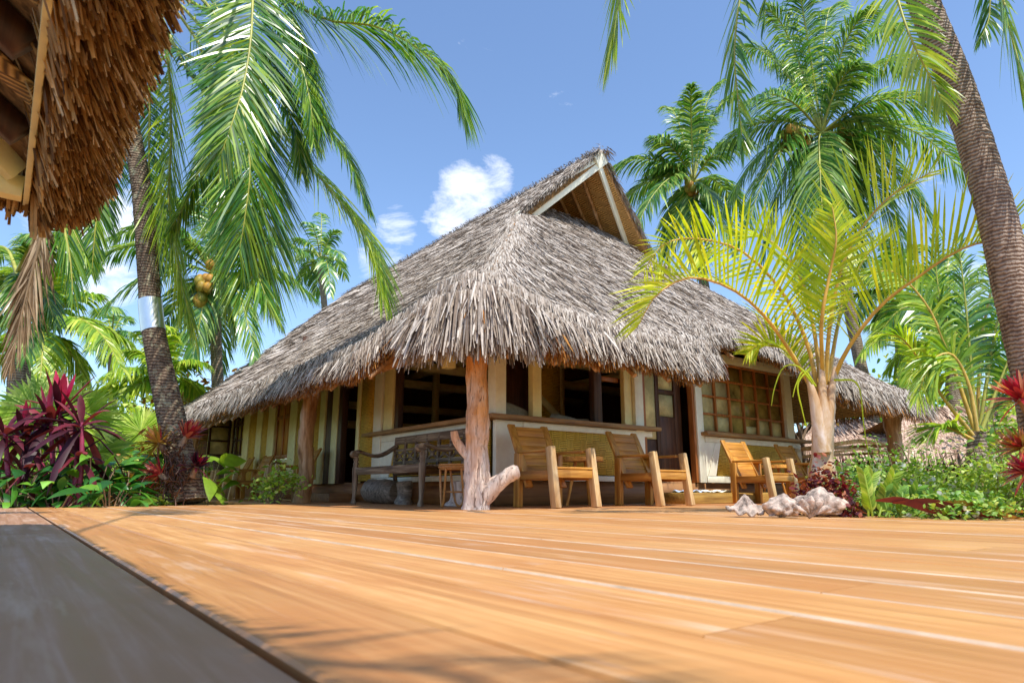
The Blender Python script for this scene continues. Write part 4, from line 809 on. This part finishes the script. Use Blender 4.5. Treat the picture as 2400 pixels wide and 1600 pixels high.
# tall palm behind the roof on the right
def far(label,c,trunkpx,d,tips,rad_,nuts=None,band=None,bump=.22,group=gp,**kw):
    tr=[P(x,y,d) for x,y in trunkpx]; tr[0][2]=-.14
    k=dict(n=96,ll=1.2,lw=.055,hang=.7,r0=.045,a=(66,28)); k.update(kw)
    return palm('coconut_palm',label,'palm',tr,rad_,spread(c[0],c[1],d,tips,bump),group,nuts=nuts,band=band,**k)
c=P(1860,320,17.7); c2=P(1985,330,18)
far('tall coconut palm with brown nuts, its crown above the right roof slope',(1925,310),[(2090,1170),(2045,985),(1990,720),(1955,500),(1930,330)],18,
 [(1700,480),(1690,340),(1740,240),(1735,110),(1800,20),(1870,-30),(1960,10),(2040,20),(2110,60),(2160,150),(2240,255),(2290,430),(2190,520),(2130,590),(2010,640),(1935,610),(1880,660),(1790,600),(1740,560),(1830,150),(2010,150),(2100,330),(1990,480)],[.20,.16,.15,.15],
 nuts=[(c,16,.2,.14),(c2,10,.12,.13)],band=(.16,.235),ll=1.5,lw=.06,n=130)
far('windswept coconut palm rising just behind the open gablet',(1625,425),[(1700,1150),(1670,800),(1640,600),(1625,440)],24,
 [(1428,395),(1455,480),(1480,560),(1560,600),(1640,640),(1720,590),(1740,500),(1760,330),(1735,215),(1690,190),(1620,200),(1560,250),(1525,320),(1520,400),(1660,280)],[.22,.18,.17],ll=1.3,lw=.09,nuts=[(P(1615,440,23.7),8,.13,.14)])
far('coconut palm with orange nut cluster behind the left roof slope',(500,640),[(520,1150),(510,900),(500,660)],20,
 [(205,620),(260,560),(330,520),(400,470),(470,420),(560,430),(640,470),(715,590),(740,700),(660,760),(600,850),(520,860),(450,850),(400,800),(340,860),(230,730),(560,560),(430,560)],[.2,.17,.16],nuts=[(P(482,670,19.6),16,.2,.14),(P(470,705,19.5),7,.15,.13)],ll=1.1,lw=.08)
far('small distant coconut palm above the left roof ridge',(752,610),[(775,1120),(765,800),(752,620)],42,
 [(690,560),(700,610),(715,520),(750,500),(790,540),(800,600),(810,650),(775,690),(740,690),(705,660)],[.3,.2,.2],ll=1.3,lw=.16,n=36)
far('bushy coconut palm left of the tin banded trunk',(95,780),[(130,1160),(120,950),(95,790)],15,
 [(235,690),(300,800),(290,870),(200,900),(60,590),(140,620),(10,640),(-60,760),(-20,880),(180,640),(90,930),(240,770)],[.2,.17,.16],ll=.85,lw=.07,leaf='frond_y')
far('distant coconut palm low on the left horizon',(262,790),[(270,1150),(262,800)],34,
 [(200,760),(225,735),(262,725),(300,750),(320,790),(300,840),(240,850),(210,820)],[.22,.2],ll=1.2,lw=.12,n=40)
far('coconut palm half hidden under the pavilion eave',(40,640),[(40,1160),(45,850),(40,660)],12,
 [(180,560),(230,620),(120,560),(-40,600),(130,760),(60,840),(-30,780),(200,520)],[.2,.16],ll=.7,lw=.05,nuts=None)
far('young bushy coconut palm behind the left garden bed',(380,900),[(390,1160),(380,920)],19,
 [(300,820),(330,780),(380,760),(440,780),(480,850),(300,920),(470,930),(250,880),(200,960)],[.2,.17],ll=.9,lw=.08,leaf='frond_y')
far('leafy coconut palm at the far right behind the thatched hut',(2230,800),[(2240,1120),(2230,820)],17,
 [(2040,760),(2080,680),(2150,620),(2230,590),(2330,610),(2400,690),(2080,870),(2120,930),(2350,880),(2420,820),(2020,830)],[.2,.17],ll=.9,lw=.07,leaf='frond_y')
far('pale green coconut palm behind the right roof end',(2110,700),[(2110,1130),(2110,720)],23,
 [(1980,660),(2010,600),(2080,560),(2160,580),(2220,650),(2000,760),(2060,800),(2190,790),(1960,720)],[.2,.17],ll=.9,lw=.09)
# young coconut palm on the right, stemless and upright
t=thing('young_coconut_palm','young stemless coconut palm with upright arching fronds on the right','palm',tuple(P(2285,1080,9)-np.array([0,0,.68])))
b=MB(); q=P(2290,1090,9); b.tube([np.array([q[0],q[1],-.14]),P(2290,1085,9),P(2290,1005,9)],[.15,.13,.10],14); b.build('trunk',M['trunk'],t,smooth=True)
for (pp,dd,lf) in (([(2290,1010),(2275,850),(2262,700),(2245,560)],9,'frond'),([(2285,1010),(2230,850),(2175,720),(2100,640),(2040,640)],8.8,'frond_y'),([(2295,1010),(2320,850),(2350,700),(2390,590),(2430,560)],9,'frond'),([(2280,1020),(2210,930),(2160,850),(2110,790),(2060,790)],8.6,'frond_y'),([(2300,1010),(2350,880),(2390,790),(2440,760)],8.8,'frond'),([(2300,1020),(2340,940),(2380,880),(2430,860)],9.2,'frond'),([(2290,1000),(2300,800),(2330,620),(2300,500)],9.5,'frond_y'),([(2285,1000),(2240,820),(2200,680),(2190,560)],9.5,'frond'),([(2280,1030),(2220,1000),(2190,1010)],8.7,'frond_y'),([(2290,1000),(2260,820),(2200,740),(2120,720),(2060,780)],9.2,'frond'),([(2290,1010),(2270,900),(2230,830),(2180,850),(2150,930)],8.4,'frond_y')):
    frond(t,[P(x,y,dd) for x,y in pp],n=84,ll=.62,lw=.04,hang=.35,bare=.22,leaf=lf,r0=.03,stem='rachis_o' if lf=='frond_y' else 'rachis')
# young areca palm in front of the right veranda
D=5.7
t=thing('areca_palm','young yellow green areca palm with thick pale trunk in front of the bungalow','palm',(P(1930,1120,D)[0],P(1930,1120,D)[1],-.14))
b=MB(); A0=P(1928,1110,D); base=A0.copy(); base[2]=-.14
tr=cr([base,P(1928,1120,D),P(1928,1060,D),P(1929,1000,D),P(1931,950,D),P(1934,905,D)],40); b.tube(tr,np.interp(np.linspace(0,1,40),[0,.25,.35,.6,.8,1],[.12,.115,.088,.088,.095,.06]),20,wob=.015); b.build('trunk',M['sheath'],t,smooth=True)
for q,(pp,w) in enumerate(([[(1929,1060),(1910,945),(1893,880)],.07],[[(1929,1060),(1945,945),(1958,860)],.062],[[(1929,1060),(1928,930),(1925,850)],.06])):
    b=MB(); b.tube(cr([P(x,y,D-.08) for x,y in pp],10),np.linspace(w,.018,10),12); b.build('leaf_sheath',M['sheath'],t,smooth=True)
Af=[([(1912,930,5.7),(1868,850,5.6),(1800,750,5.4),(1720,680,5.2),(1620,650,5.1),(1540,690,5.0),(1495,765,5.0)],.55,.62),
 ([(1918,920,5.7),(1890,800,5.7),(1830,680,5.6),(1740,590,5.5),(1640,560,5.4),(1560,570,5.3),(1510,630,5.3)],.5,.62),
 ([(1925,910,5.7),(1905,760,5.8),(1870,640,5.9),(1800,560,6.0),(1730,560,6.1)],.5,.55),
 ([(1935,905,5.7),(1945,760,5.6),(1975,620,5.5),(2030,520,5.4),(2100,450,5.3),(2190,400,5.2)],.3,.70),
 ([(1945,910,5.7),(1985,820,5.5),(2060,720,5.3),(2150,650,5.1),(2250,585,4.9),(2340,565,4.8),(2440,590,4.7)],.28,.62),
 ([(1940,905,5.7),(1960,780,5.8),(1985,680,6.0),(2030,600,6.1),(2080,560,6.2)],.4,.55),
 ([(1930,905,5.7),(1925,760,5.4),(1945,640,5.3),(1960,560,5.2),(1950,480,5.2)],.35,.5),
 ([(1915,935,5.7),(1880,870,5.9),(1840,820,6.0),(1790,800,6.0),(1750,830,6.0)],.5,.4)]
for pp,hg,L in Af:
    frond(t,[P(x,y,d_) for x,y,d_ in pp],n=66,ll=L*1.0,lw=.026,hang=-.05 if hg<.32 else .12,a=(58,30),up=.85,bare=.2,leaf='areca',stem='rachis_o',r0=.022,jit=.06,prof=(.6,1,.85,.12))
for pp in ([(1905,900),(1870,858),(1835,862),(1815,910),(1808,950)],[(1912,905),(1885,868),(1866,900),(1858,930)],[(1955,890),(2010,900),(2025,1000),(2040,1090)],[(1900,860),(1870,900),(1880,960),(1890,1000)]):
    b=MB(); c=cr([P(x,y,5.55) for x,y in pp],14); b.tube(c,np.linspace(.010,.003,14),6); b.build('hanging_leaf',M['areca'],t,smooth=True)
# dry frond hanging at the far left
t=thing('dry_palm_frond','withered brown palm frond hanging below the pavilion thatch at far left','dry frond',tuple(P(90,560,5)))
frond(t,[P(110,470,5.),P(95,560,5.),P(75,640,5.),P(50,740,5.),P(25,850,5.)],n=90,ll=.45,lw=.018,hang=.2,a=(22,12),leaf='deadleaf',stem='deadleaf',bare=.05)
frond(t,[P(130,470,5.),P(150,540,5.),P(165,620,5.),P(170,700,5.)],n=60,ll=.38,lw=.016,hang=.4,a=(40,20),leaf='frond',bare=.05)
#@@GARDEN
# ------------------------------------------------------------------ garden plants
def g0(x,y,d):
    p=P(x,y,d); p[2]=-.14; return p
LP=(.35,.85,1,.75,.05)
def rosette(b,c,n,L,W,e0=85,e1=10,droop=.5,axis=(0,0,1),mi=0,prof=LP,fold=.25,lj=.15):
    ax=unit(np.array(axis,float)); t=np.array([1,0,0.]) if abs(ax[0])<.8 else np.array([0,1.,0]); a=unit(np.cross(ax,t)); c2=np.cross(ax,a)
    g=np.arange(n)*2.399+rng.normal(size=n)*.2; u=np.arange(n)/max(1,n-1); e=np.radians(e0+(e1-e0)*u)+rng.normal(size=n)*.10
    out=np.cos(g)[:,None]*a+np.sin(g)[:,None]*c2; D=out*np.cos(e)[:,None]+ax*np.sin(e)[:,None]; S=np.cross(D,ax)+rng.normal(size=(n,3))*.12
    b.blades(np.asarray(c)+out*.02-ax*(u*.10*L)[:,None],D,S,L*rng.uniform(1-lj,1+lj,n)*(.75+.25*u),W,droop*(.25+.75*u)*rng.uniform(.6,1.3,n),prof,fold,mi)
def cordyline(label,base,heads,stemmat='pinkstem',grp='cordylines in the left bed'):
    t=thing('cordyline',label,'plant',tuple(base),grp); b=MB()
    for h,n,L,W,top in heads:
        h=np.array(h); c=cr([base+rng.normal(size=3)*[.05,.05,0],(base+h)/2+rng.normal(size=3)*.03,h],10); b.tube(c,np.linspace(.035,.024,10),9)
    b.build('stem',M[stemmat],t,smooth=True)
    for h,n,L,W,top in heads:
        b=MB(); rosette(b,np.array(h)-[0,0,.02],n,L*1.2,W*1.25,60,-25,.75,fold=.3); b.build('foliage',M['maroon'],t)
        if top: b=MB(); rosette(b,np.array(h)+[0,0,.03],top,L*.95,W*1.1,88,62,.12,fold=.35); b.build('young_leaves',M['crimson'],t)
d=8.4
cordyline('tall cordyline with upright crimson top leaves at the far left',g0(140,1185,d),[(P(118,985,d),18,.62,.085,4),(P(140,960,8.5),16,.66,.09,9),(P(60,1020,8.3),18,.6,.08,3)])
cordyline('dark red cordyline on a magenta stem, right of the crimson topped one',g0(178,1185,8.1),[(P(192,990,8.1),19,.68,.085,0),(P(180,1060,8.1),14,.5,.075,0)])
cordyline('low dark purple cordyline at the left edge of the view',g0(20,1190,8.0),[(P(12,1010,8.0),20,.6,.07,0),(P(55,1100,8.0),14,.5,.07,0)])
def broad(label,base,n,H_,L,W,mat='broad',grp=None,cat='plant',name='broadleaf_plant',spreadr=.35):
    t=thing(name,label,cat,tuple(base),grp); b=MB(); s=MB(); g=rng.uniform(0,6.28,n); r=spreadr*np.sqrt(rng.uniform(0,1,n)); hh=H_*rng.uniform(.25,1,n)
    tip=np.asarray(base)+np.stack([np.cos(g)*r,np.sin(g)*r,hh],1)
    for q in range(0,n,2): s.tube(cr([np.asarray(base)+(tip[q]-base)*[.3,.3,0],(base+tip[q])/2,tip[q]],5),.008,5,cap=False)
    e=rng.uniform(-.1,.9,n); D=np.stack([np.cos(g)*np.cos(e),np.sin(g)*np.cos(e),np.sin(e)],1); S=np.cross(D,[0,0,1.])+rng.normal(size=(n,3))*.4
    b.blades(tip,D,S,L*rng.uniform(.7,1.2,n),W*rng.uniform(.8,1.2,n),rng.uniform(.2,.8,n),(.2,.8,1,.8,.45,.04),.2)
    b.build('foliage',M[mat],t); s.build('stem',M['stem'],t); return t
for lab,px,py,dd,n,hh,L,W,mt in (('dark green broad leaved plant filling the bottom left bed corner',40,1190,7.9,46,.55,.42,.13,'broad'),('glossy ginger plant between the two red cordylines',215,1190,8.3,44,.75,.45,.12,'broad'),('green ginger plant with wide leaves left of the mossy palm trunk',300,1185,8.9,44,.85,.42,.13,'broad'),('low dark leafy plant at the foot of the magenta stem',130,1190,7.9,40,.4,.36,.12,'broad'),('bluish green leafy plant leaning over the deck edge',260,1188,8.1,26,.45,.5,.11,'broad'),('bright green large leaved plant behind the bromeliads at the left veranda end',480,1165,13.0,24,1.0,.7,.3,'lime'),('tall green ginger behind the crimson cordyline',110,1185,9.2,40,1.1,.45,.12,'shrub')):
    broad(lab,g0(px,py,dd),n,hh,L,W,mt,'broad leaved plants in the left bed')
def fanpalm(label,base,leaves):
    t=thing('fan_palm',label,'palm',tuple(base),'fan palms behind the left bed'); s=MB()
    for c,nrm,R in leaves:
        c=np.array(c); s.tube(cr([base,(base+c)/2+[0,0,.1],c],8),.014,6); nrm=unit(np.array(nrm,float)); a=unit(np.cross(nrm,[0,0,1.])); u=np.cross(a,nrm)
        k=54; g=np.linspace(-2.5,2.5,k); D=np.sin(g)[:,None]*a+np.cos(g)[:,None]*u+nrm*.12; W=np.cos(g)[:,None]*a-np.sin(g)[:,None]*u; b=MB()
        b.blades(np.tile(c,(k,1)),D,W+nrm*np.where(np.arange(k)%2,.7,-.7)[:,None],R*(1-.18*np.abs(g)/2.5)*rng.uniform(.93,1.05,k),R*.11,.12,(.08,.6,1,.55,.05)); b.build('frond',M['lime'],t)
    s.build('stem',M['rachis'],t)
toC=-CF*[1,1,0]
fanpalm('yellow green fan palm with round pleated leaves behind the red cordyline',g0(110,1170,10.5),[(P(85,965,10.3),toC+[0,0,.5],1.0),(P(175,985,10.6),toC+[.3,0,.3],.85),(P(20,1010,10.6),toC+[-.3,0,.8],.8),(P(230,1060,10.9),toC+[.2,0,.9],.7),(P(130,1040,10.4),toC+[0,0,1.5],.8)])
fanpalm('fan palm half hidden left of the mossy palm trunk',g0(300,1160,13),[(P(285,1060,13),toC+[0,0,.6],.7),(P(330,1010,13.2),toC+[.3,0,.4],.7),(P(230,1010,13.4),toC+[0,0,1],.7)])
def shrub(name,label,c,r,n,L,W,mat,grp=None,clumps=16,flowers=None,cat='shrub',fl='petal',stems=True,e=(.1,1.2)):
    c=np.array(c,float); r=np.array(r,float); t=thing(name,label,cat,(c[0],c[1],-.14),grp)
    cc=unit(rng.normal(size=(clumps,3)))*rng.uniform(.45,1,(clumps,1))*r; cc[:,2]=np.abs(cc[:,2])*1.0; k=rng.integers(0,clumps,n)
    p=c+cc[k]+rng.normal(size=(n,3))*r*.22; p[:,2]=np.maximum(p[:,2],-.12)
    g=rng.uniform(0,6.28,n); el=rng.uniform(-e[0],e[1],n); D=np.stack([np.cos(g)*np.cos(el),np.sin(g)*np.cos(el),np.sin(el)],1); S=np.cross(D,[0,0,1.])+rng.normal(size=(n,3))*.6
    b=MB(); b.blades(p,D,S,L*rng.uniform(.6,1.25,n),W*rng.uniform(.7,1.2,n),rng.uniform(0,.7,n),(.15,1,.85,.05),.2)
    if stems:
        b2=MB()
        for q in range(clumps): b2.tube(cr([[c[0],c[1],-.14],c+cc[q]*[.5,.5,.3],c+cc[q]],7),np.linspace(.012,.004,7)*max(1,r[2]),5,cap=False)
        b2.build('branches',M['stem'],t)
    if flowers:
        m=flowers; k=rng.integers(0,clumps,m); q=c+cc[k]*1.05+rng.normal(size=(m,3))*r*.12; q=np.repeat(q,3,0); D=rng.normal(size=(3*m,3)); D[:,2]=np.abs(D[:,2])
        b.blades(q,D,rng.normal(size=(3*m,3)),L*.75,W*1.25,0,(.3,1,.8,.1),0,1)
    b.build('foliage',[M[mat],M[fl]],t)
    return t
gl='small shrubs in the left bed'
shrub('low_shrub','bright lime low shrub in front of the mossy palm trunk',g0(320,1185,8.8)+[0,0,.06],(.32,.32,.2),420,.09,.045,'lime',gl)
shrub('low_shrub','small lime shrub touching the left side of the mossy palm base',g0(388,1180,8.7)+[0,0,.06],(.2,.2,.22),260,.08,.04,'lime',gl)
shrub('low_shrub','airy cream green shrub in front of the straight wooden pillar',(3.28,10.15,.12),(.36,.42,.42),520,.10,.045,'lime',gl,clumps=22)
shrub('croton','orange and yellow croton bush left of the mossy palm trunk',g0(285,1180,9.4)+[0,0,.15],(.5,.4,.6),700,.14,.05,'orange','crotons in the left garden')
shrub('croton','reddish croton bush behind the bromeliads of the mossy palm',g0(350,1170,11.5)+[0,0,.2],(.5,.5,.8),700,.16,.05,'orange','crotons in the left garden')
shrub('croton','yellow orange croton rising above the low left end of the roof',g0(450,1150,22)+[0,0,1.9],(1.6,1.2,2.2),1500,.4,.12,'orange','crotons in the left garden',clumps=26)
gb='bushes behind the garden'
for lab,px,dd,h,rx,mt,n in (('dense green bush behind the far left cordylines',30,12,1.0,1.3,'bg',1500),('yellow green bush between the fan palm and the mossy trunk',260,17,1.8,1.6,'lime',1500),('tall leafy bush left of the mossy palm trunk',180,20,2.0,2.4,'bg',1800),('large bush behind the tin banded trunk',370,26,3.0,2.6,'bg',1900),('sunlit bush touching the left roof end',430,24,2.4,1.8,'lime',1500),('green bush behind the far left veranda',520,27,2.2,2.2,'bg',1500),('wide green thicket on the far left horizon',80,30,2.6,4,'bg',2000),('distant green thicket between the left palms',270,38,3.2,5,'bg',2000)):
    k=dd/14; shrub('garden_bush',lab,g0(px,1150,dd)+[0,0,h*.35],(rx,rx*.7,h),n,.22*k,.09*k,mt,gb,clumps=30)
# bromeliads growing on the mossy palm
gbm='bromeliads growing on palm trunks'
def brom(label,c,axis,n,L,W,mat,inner=None,droop=.3,e=(80,0)):
    t=thing('bromeliad',label,'bromeliad',tuple(c),gbm); b=MB(); rosette(b,c,n,L,W,e[0],e[1],droop,axis,prof=(.7,1,.95,.7,.08)); b.build('leaves',M[mat],t)
    if inner: b=MB(); rosette(b,c,max(8,n//3),L*.75,W*.9,88,50,.1,axis,prof=(.7,1,.9,.1)); b.build('inner_leaves',M[inner],t)
    b=MB(); a=unit(np.array(axis,float)); b.tube([np.array(c)-a*.16,np.array(c)],[.05,.03],8); b.build('root_clump',M['stem'],t)
brom('olive and orange striped bromeliad high on the left side of the mossy trunk',P(372,1035,8.7),-CR*.6+[0,0,.8],54,.34,.035,'brom','brom_red',.15,(85,-30))
brom('red crowned bromeliad high on the right side of the mossy trunk',P(438,1020,8.7),CR*.4+[0,0,1],34,.32,.05,'brom_red','crimson',.2,(85,30))
brom('rusty red bromeliad low on the left side of the mossy trunk',P(372,1110,8.6),-CR*.8+[0,0,.5],40,.3,.032,'brom_red',None,.3)
brom('dark purple bromeliad low on the right side of the mossy trunk',P(462,1090,8.7),CR*.4+[0,0,1],36,.28,.035,'maroon','crimson',.3)
bb=MB()
for k in range(70):
    q=P(400+rng.normal()*22,1105+rng.normal()*32,8.62); q2=q+rng.normal(size=3)*[.12,.12,.2]; bb.tube(cr([q,(q+q2)/2+rng.normal(size=3)*.04,q2],6),.009,5)
tag(bb.build('aerial_roots',M['darkwood'],smooth=True,origin=P(400,1105,8.62)),'tangle of dark aerial roots wrapped round the mossy palm base','roots')
# right bed
gr_='white flowering shrubs in the right bed'
for lab,px,dd,h,r,n,fl in (('leafy shrub with white flowers beside the young areca trunk',2030,5.6,.42,.42,1000,16),('white flowering shrub in the middle of the right bed',2170,5.6,.42,.5,1300,40),('white flowering shrub at the right end of the deck',2330,5.2,.40,.5,1300,34),('twiggy white flowering shrub in front of the far right pillar',2110,7.2,.62,.6,1100,26),('shrub with pale blossoms near the right edge under the bromeliads',2380,6.4,.5,.6,1100,22),('low leafy shrub on the rim of the right bed',2250,4.6,.14,.36,800,12)):
    shrub('flowering_shrub',lab,g0(px,1180,dd)+[0,0,.16],(r,r,h*.92),int(n*1.9),.05,.028,'shrub' if n!=1300 else 'lime',gr_,clumps=30,flowers=fl*3)
t=thing('arching_twigs','bare arching pale twigs above the flowering shrubs','twigs',tuple(g0(2150,1180,6.6)))
for k in range(14):
    a=P(2080+k*22,1130,6.4); e_=P(2080+k*22+rng.normal()*50,1060+rng.normal()*25,6.4+rng.normal()*.3); b=MB(); b.tube(cr([a,(a+e_)/2+[0,0,.12],e_,e_+rng.normal(size=3)*.12-[0,0,.08]],9),.005,5); b.build('twig',M['stem'],t)
t=shrub('coleus','dark purple and red coleus beside the tallest clam shell',g0(1935,1205,5.2)+[0,0,.08],(.22,.22,.42),1000,.055,.032,'coleus',None,clumps=18,cat='plant',flowers=14,fl='brom_red')
t=shrub('coleus','low purple trailing plant behind the clam shells',g0(1975,1208,4.9)+[0,0,.02],(.2,.2,.26),600,.05,.03,'coleus',None,clumps=12,cat='plant')
t=thing('zz_plant','bright green plant with upright fleshy leaves next to the coleus','plant',tuple(g0(2040,1205,4.75)))
for px,py,tx,ty in ((2035,1210,2045,1115),(2045,1210,2025,1110),(2060,1210,2095,1115),(2075,1210,2105,1150),(2100,1212,2150,1145),(2085,1212,2075,1150),(2110,1212,2115,1150)):
    a=P(px,py,4.7); e_=P(tx,ty,4.7); c=cr([a,(a+e_)/2+rng.normal(size=3)*.02,e_],16); T,S,U=frames(c,CR.copy()); b=MB(); b.tube(c,.008,6)
    for sd in (-1,1): b.blades(c[2:],T[2:]*.75+S[2:]*sd*.5,S[2:]*.6+U[2:]*.5,.085,.026,.1,(.2,1,.9,.1),.2)
    b.build('stalk',M['lime'] if px<2070 else M['shrub'],t)
t=thing('rhoeo_plant','long purple and yellow striped leaves drooping over the right deck edge','plant',tuple(g0(2200,1212,4.45)))
for p_ in ([(2050,1172),(2110,1172),(2180,1195),(2250,1212)],[(2090,1178),(2170,1175),(2240,1190),(2330,1214)],[(2190,1178),(2260,1180),(2330,1200),(2390,1216)],[(2250,1185),(2330,1185),(2400,1200)]):
    c=cr([P(x,y,4.45) for x,y in p_],10); T,S,U=frames(c); b=MB(); w=.022*np.array([.2,.6,.9,1,1,1,.9,.7,.5,.15]); V=np.stack([c-U*w[:,None],c+U*w[:,None]+S*.02],1).reshape(-1,3); b.add(V,[[2*i,2*i+1,2*i+3,2*i+2] for i in range(9)]); b.build('leaf',M['brom' if p_[0][0]>2180 else 'coleus'],t,smooth=True)
brom('large pink and red bromeliad high at the right edge of the view',P(2392,930,4.45),-CR*.5+[0,0,1],40,.25,.035,'brom_red','crimson',.35)
brom('pink tipped bromeliad below the large one at the right edge',P(2395,1045,4.45),-CR*.6+[0,0,.9],38,.2,.03,'brom','brom_red',.4)
brom('dark red bromeliad lowest at the right edge',P(2405,1100,4.4),-CR*.7+[0,0,.8],30,.17,.03,'brom_red','crimson',.3)
for lab,px,dd,h,rx,mt,n in (('dense bush behind the thatched hut on the right',2150,21,2.8,2.5,'bg',1700),('green bush at the far right edge behind the young coconut palm',2370,14,1.5,1.6,'bg',1500),('yellow green bush right of the hut roof',2330,18,2.2,1.8,'lime',1400),('distant thicket beyond the right roof end',2060,32,3.4,4,'bg',1800),('wide thicket on the far right horizon',2350,34,4.,5,'bg',2000),('dark bush beneath the far right bromeliads',2420,8,.7,.8,'bg',900)):
    k=dd/14; shrub('garden_bush',lab,g0(px,1150,dd)+[0,0,h*.35],(rx,rx*.7,h),n,.22*k,.09*k,mt,gb,clumps=30)
# low thatched hut behind the right bed
def hut(label,px,d,w,zt,zb,dep):
    c=g0(px,1150,d); c[2]=0; t=thing('thatched_hut',label,'hut',(c[0],c[1],-.14),'low thatched huts on the right'); X=CR; Y=np.array([CF[0],CF[1],0]); Y/=np.linalg.norm(Y)
    b=MB(); n=9000; s_=rng.uniform(-1,1,n); v=rng.uniform(0,1,n)**.8; tri=v
    lim=.35+.65*v; x=s_*lim*w; y=-dep*v; z=zt+(zb-zt)*v**.85
    p=c+X*x[:,None]+Y*y[:,None]; p[:,2]=z
    D=-Y*dep+X*(s_*w*.65)[:,None]; D[:,2]=(zb-zt)*(1+v*1.1); D=unit(D+rng.normal(size=(n,3))*.25); S=np.cross(D,-Y)+rng.normal(size=(n,3))*.5
    b.blades(p,D,np.cross(D,unit(np.cross(X,D)))+rng.normal(size=(n,3))*.4,rng.uniform(.2,.45,n),rng.uniform(.03,.06,n),.1,(1,.9,.4))
    q=lambda a,v_: c+X*a*w*(.35+.65*v_)-Y*dep*v_*.98+np.array([0,0,zt+(zb-zt)*v_**.85-.06])
    for v0 in np.linspace(0,.9,10): b.add([q(-1,v0),q(1,v0),q(1,v0+.1),q(-1,v0+.1)],[0,1,2,3],1)
    b.add([q(-1,0),q(1,0),c+X*w+Y*dep+[0,0,zb],c-X*w+Y*dep+[0,0,zb]],[0,1,2,3],1)
    b.build('roof',[M['thatch_pink'],M['underthatch']],t)
    b=MB(); b.prism([c-X*w*.85+Y*dep*.2+[0,0,-.14],c+X*w*.85+Y*dep*.2+[0,0,-.14],c+X*w*.85+Y*dep*.2+[0,0,zb],c-X*w*.85+Y*dep*.2+[0,0,zb]],Y*.06); b.build('wall',M['underthatch'],t)
    for k in (-.8,0,.8): b=MB(); b.tube([c+X*w*k-Y*dep*.8+[0,0,-.14],c+X*w*k-Y*dep*.8+[0,0,zb]],.07,8); b.build('post',M['pole'],t,smooth=True)
hut('low hut with shaggy pinkish thatch behind the young coconut palm',2250,15.5,2.6,2.15,1.0,1.8)
hut('low dark thatched hut seen under the right veranda roof',1990,17,1.8,2.0,1.15,1.3)
# pale wooden table frame
t=thing('table_frame','pale wooden frame table standing beyond the right veranda','table',tuple(g0(2005,1130,12.5)))
def pb(a,c,w=.07,h=.07): b=MB(); b.bar(a,c,w,h); return b
A=[P(1880,1052,12.2),P(2010,1033,12.0),P(2110,1042,13.0),P(1990,1048,13.6)]
for i in range(4): pb(A[i],A[(i+1)%4],.05,.07).build('top_rail',M['paleteak'],t)
for i in range(4): q=A[i].copy(); q[2]=-.14; pb(A[i]-[0,0,.04],q).build('leg',M['paleteak'],t)
for i in range(4): pb(A[i]-[0,0,.14],A[(i+1)%4]-[0,0,.14],.03,.05).build('lower_rail',M['paleteak'],t)
bb=MB(); q=g0(1990,1150,11.5); bb.bar(q,P(1975,1083,11.6),.28,.04,CF); bb.bar(q+CR*.35,P(2025,1105,11.6),.22,.04,CF); tag(bb.build('wooden_planks',M['paleteak'],origin=q),'pale upright planks leaning together beyond the young areca trunk','planks')
# mottled blue and white cloth screen far beyond the veranda
def seacloth():
    m,n,l=newmat('blue_white_cloth'); v=coords(n,l,(1,1,2.2)); t=noise(n,l,5,8,v,.75); s=n.new('ShaderNodeSeparateXYZ'); tt=n.new('ShaderNodeTexCoord'); l.new(tt.outputs['Object'],s.inputs[0])
    w=n.new('ShaderNodeMath'); w.operation='MULTIPLY_ADD'; w.inputs[1].default_value=-.22; w.inputs[2].default_value=.20; l.new(s.outputs[2],w.inputs[0]); a=n.new('ShaderNodeMath'); a.operation='ADD'; l.new(w.outputs[0],a.inputs[0]); l.new(t.outputs[0],a.inputs[1])
    r=ramp(n,l,a.outputs[0],[(.40,(.04,.14,.42)),(.52,(.12,.3,.65)),(.6,(.75,.8,.85)),(.9,(.85,.85,.85))]); finish(n,l,r.outputs[0],.8); return m
X=CR; c=g0(1895,1150,30); bb=MB(); 
K=24; V=[]
for i in range(K+1):
    for zz in (0,2.75): V.append(c+X*(-2.6+5.2*i/K)+CF*[1,1,0]*.06*math.sin(i*1.3)+[0,0,zz])
bb.add(V,[[2*i,2*i+2,2*i+3,2*i+1] for i in range(K)]); o=bb.build('cloth_screen',seacloth(),smooth=True,origin=c); sm=o.modifiers.new('s','SOLIDIFY'); sm.thickness=.01
tag(o,'mottled blue and white cloth screen seen left of the areca trunk','screen')
t=thing('frangipani_tree','small bare branched tree behind the right end of the veranda','tree',tuple(g0(1875,1150,15)))
for pp,r0 in (([(1885,1150),(1884,1060),(1872,1000),(1862,960)],.06),([(1878,1040),(1890,1005),(1905,985),(1925,960)],.035),([(1876,1020),(1882,990),(1880,960)],.03),([(1884,1050),(1860,1010),(1852,980)],.03)):
    b=MB(); c=cr([P(x,y,15) for x,y in pp],12); 
    if pp[0][1]==1150: c[0][2]=-.14
    b.tube(c,np.linspace(r0,r0*.5,12),8); b.build('branch',M['stem'],t,smooth=True)
b=MB(); n=160; q=P(1870,960,15)+rng.normal(size=(n,3))*[.5,.5,.18]; g=rng.uniform(0,6.28,n); b.blades(q,np.stack([np.cos(g),np.sin(g),rng.uniform(-.2,.6,n)],1),rng.normal(size=(n,3)),.22,.07,.3,(.2,1,.9,.1),.2); b.build('crown',M['orange'],t)
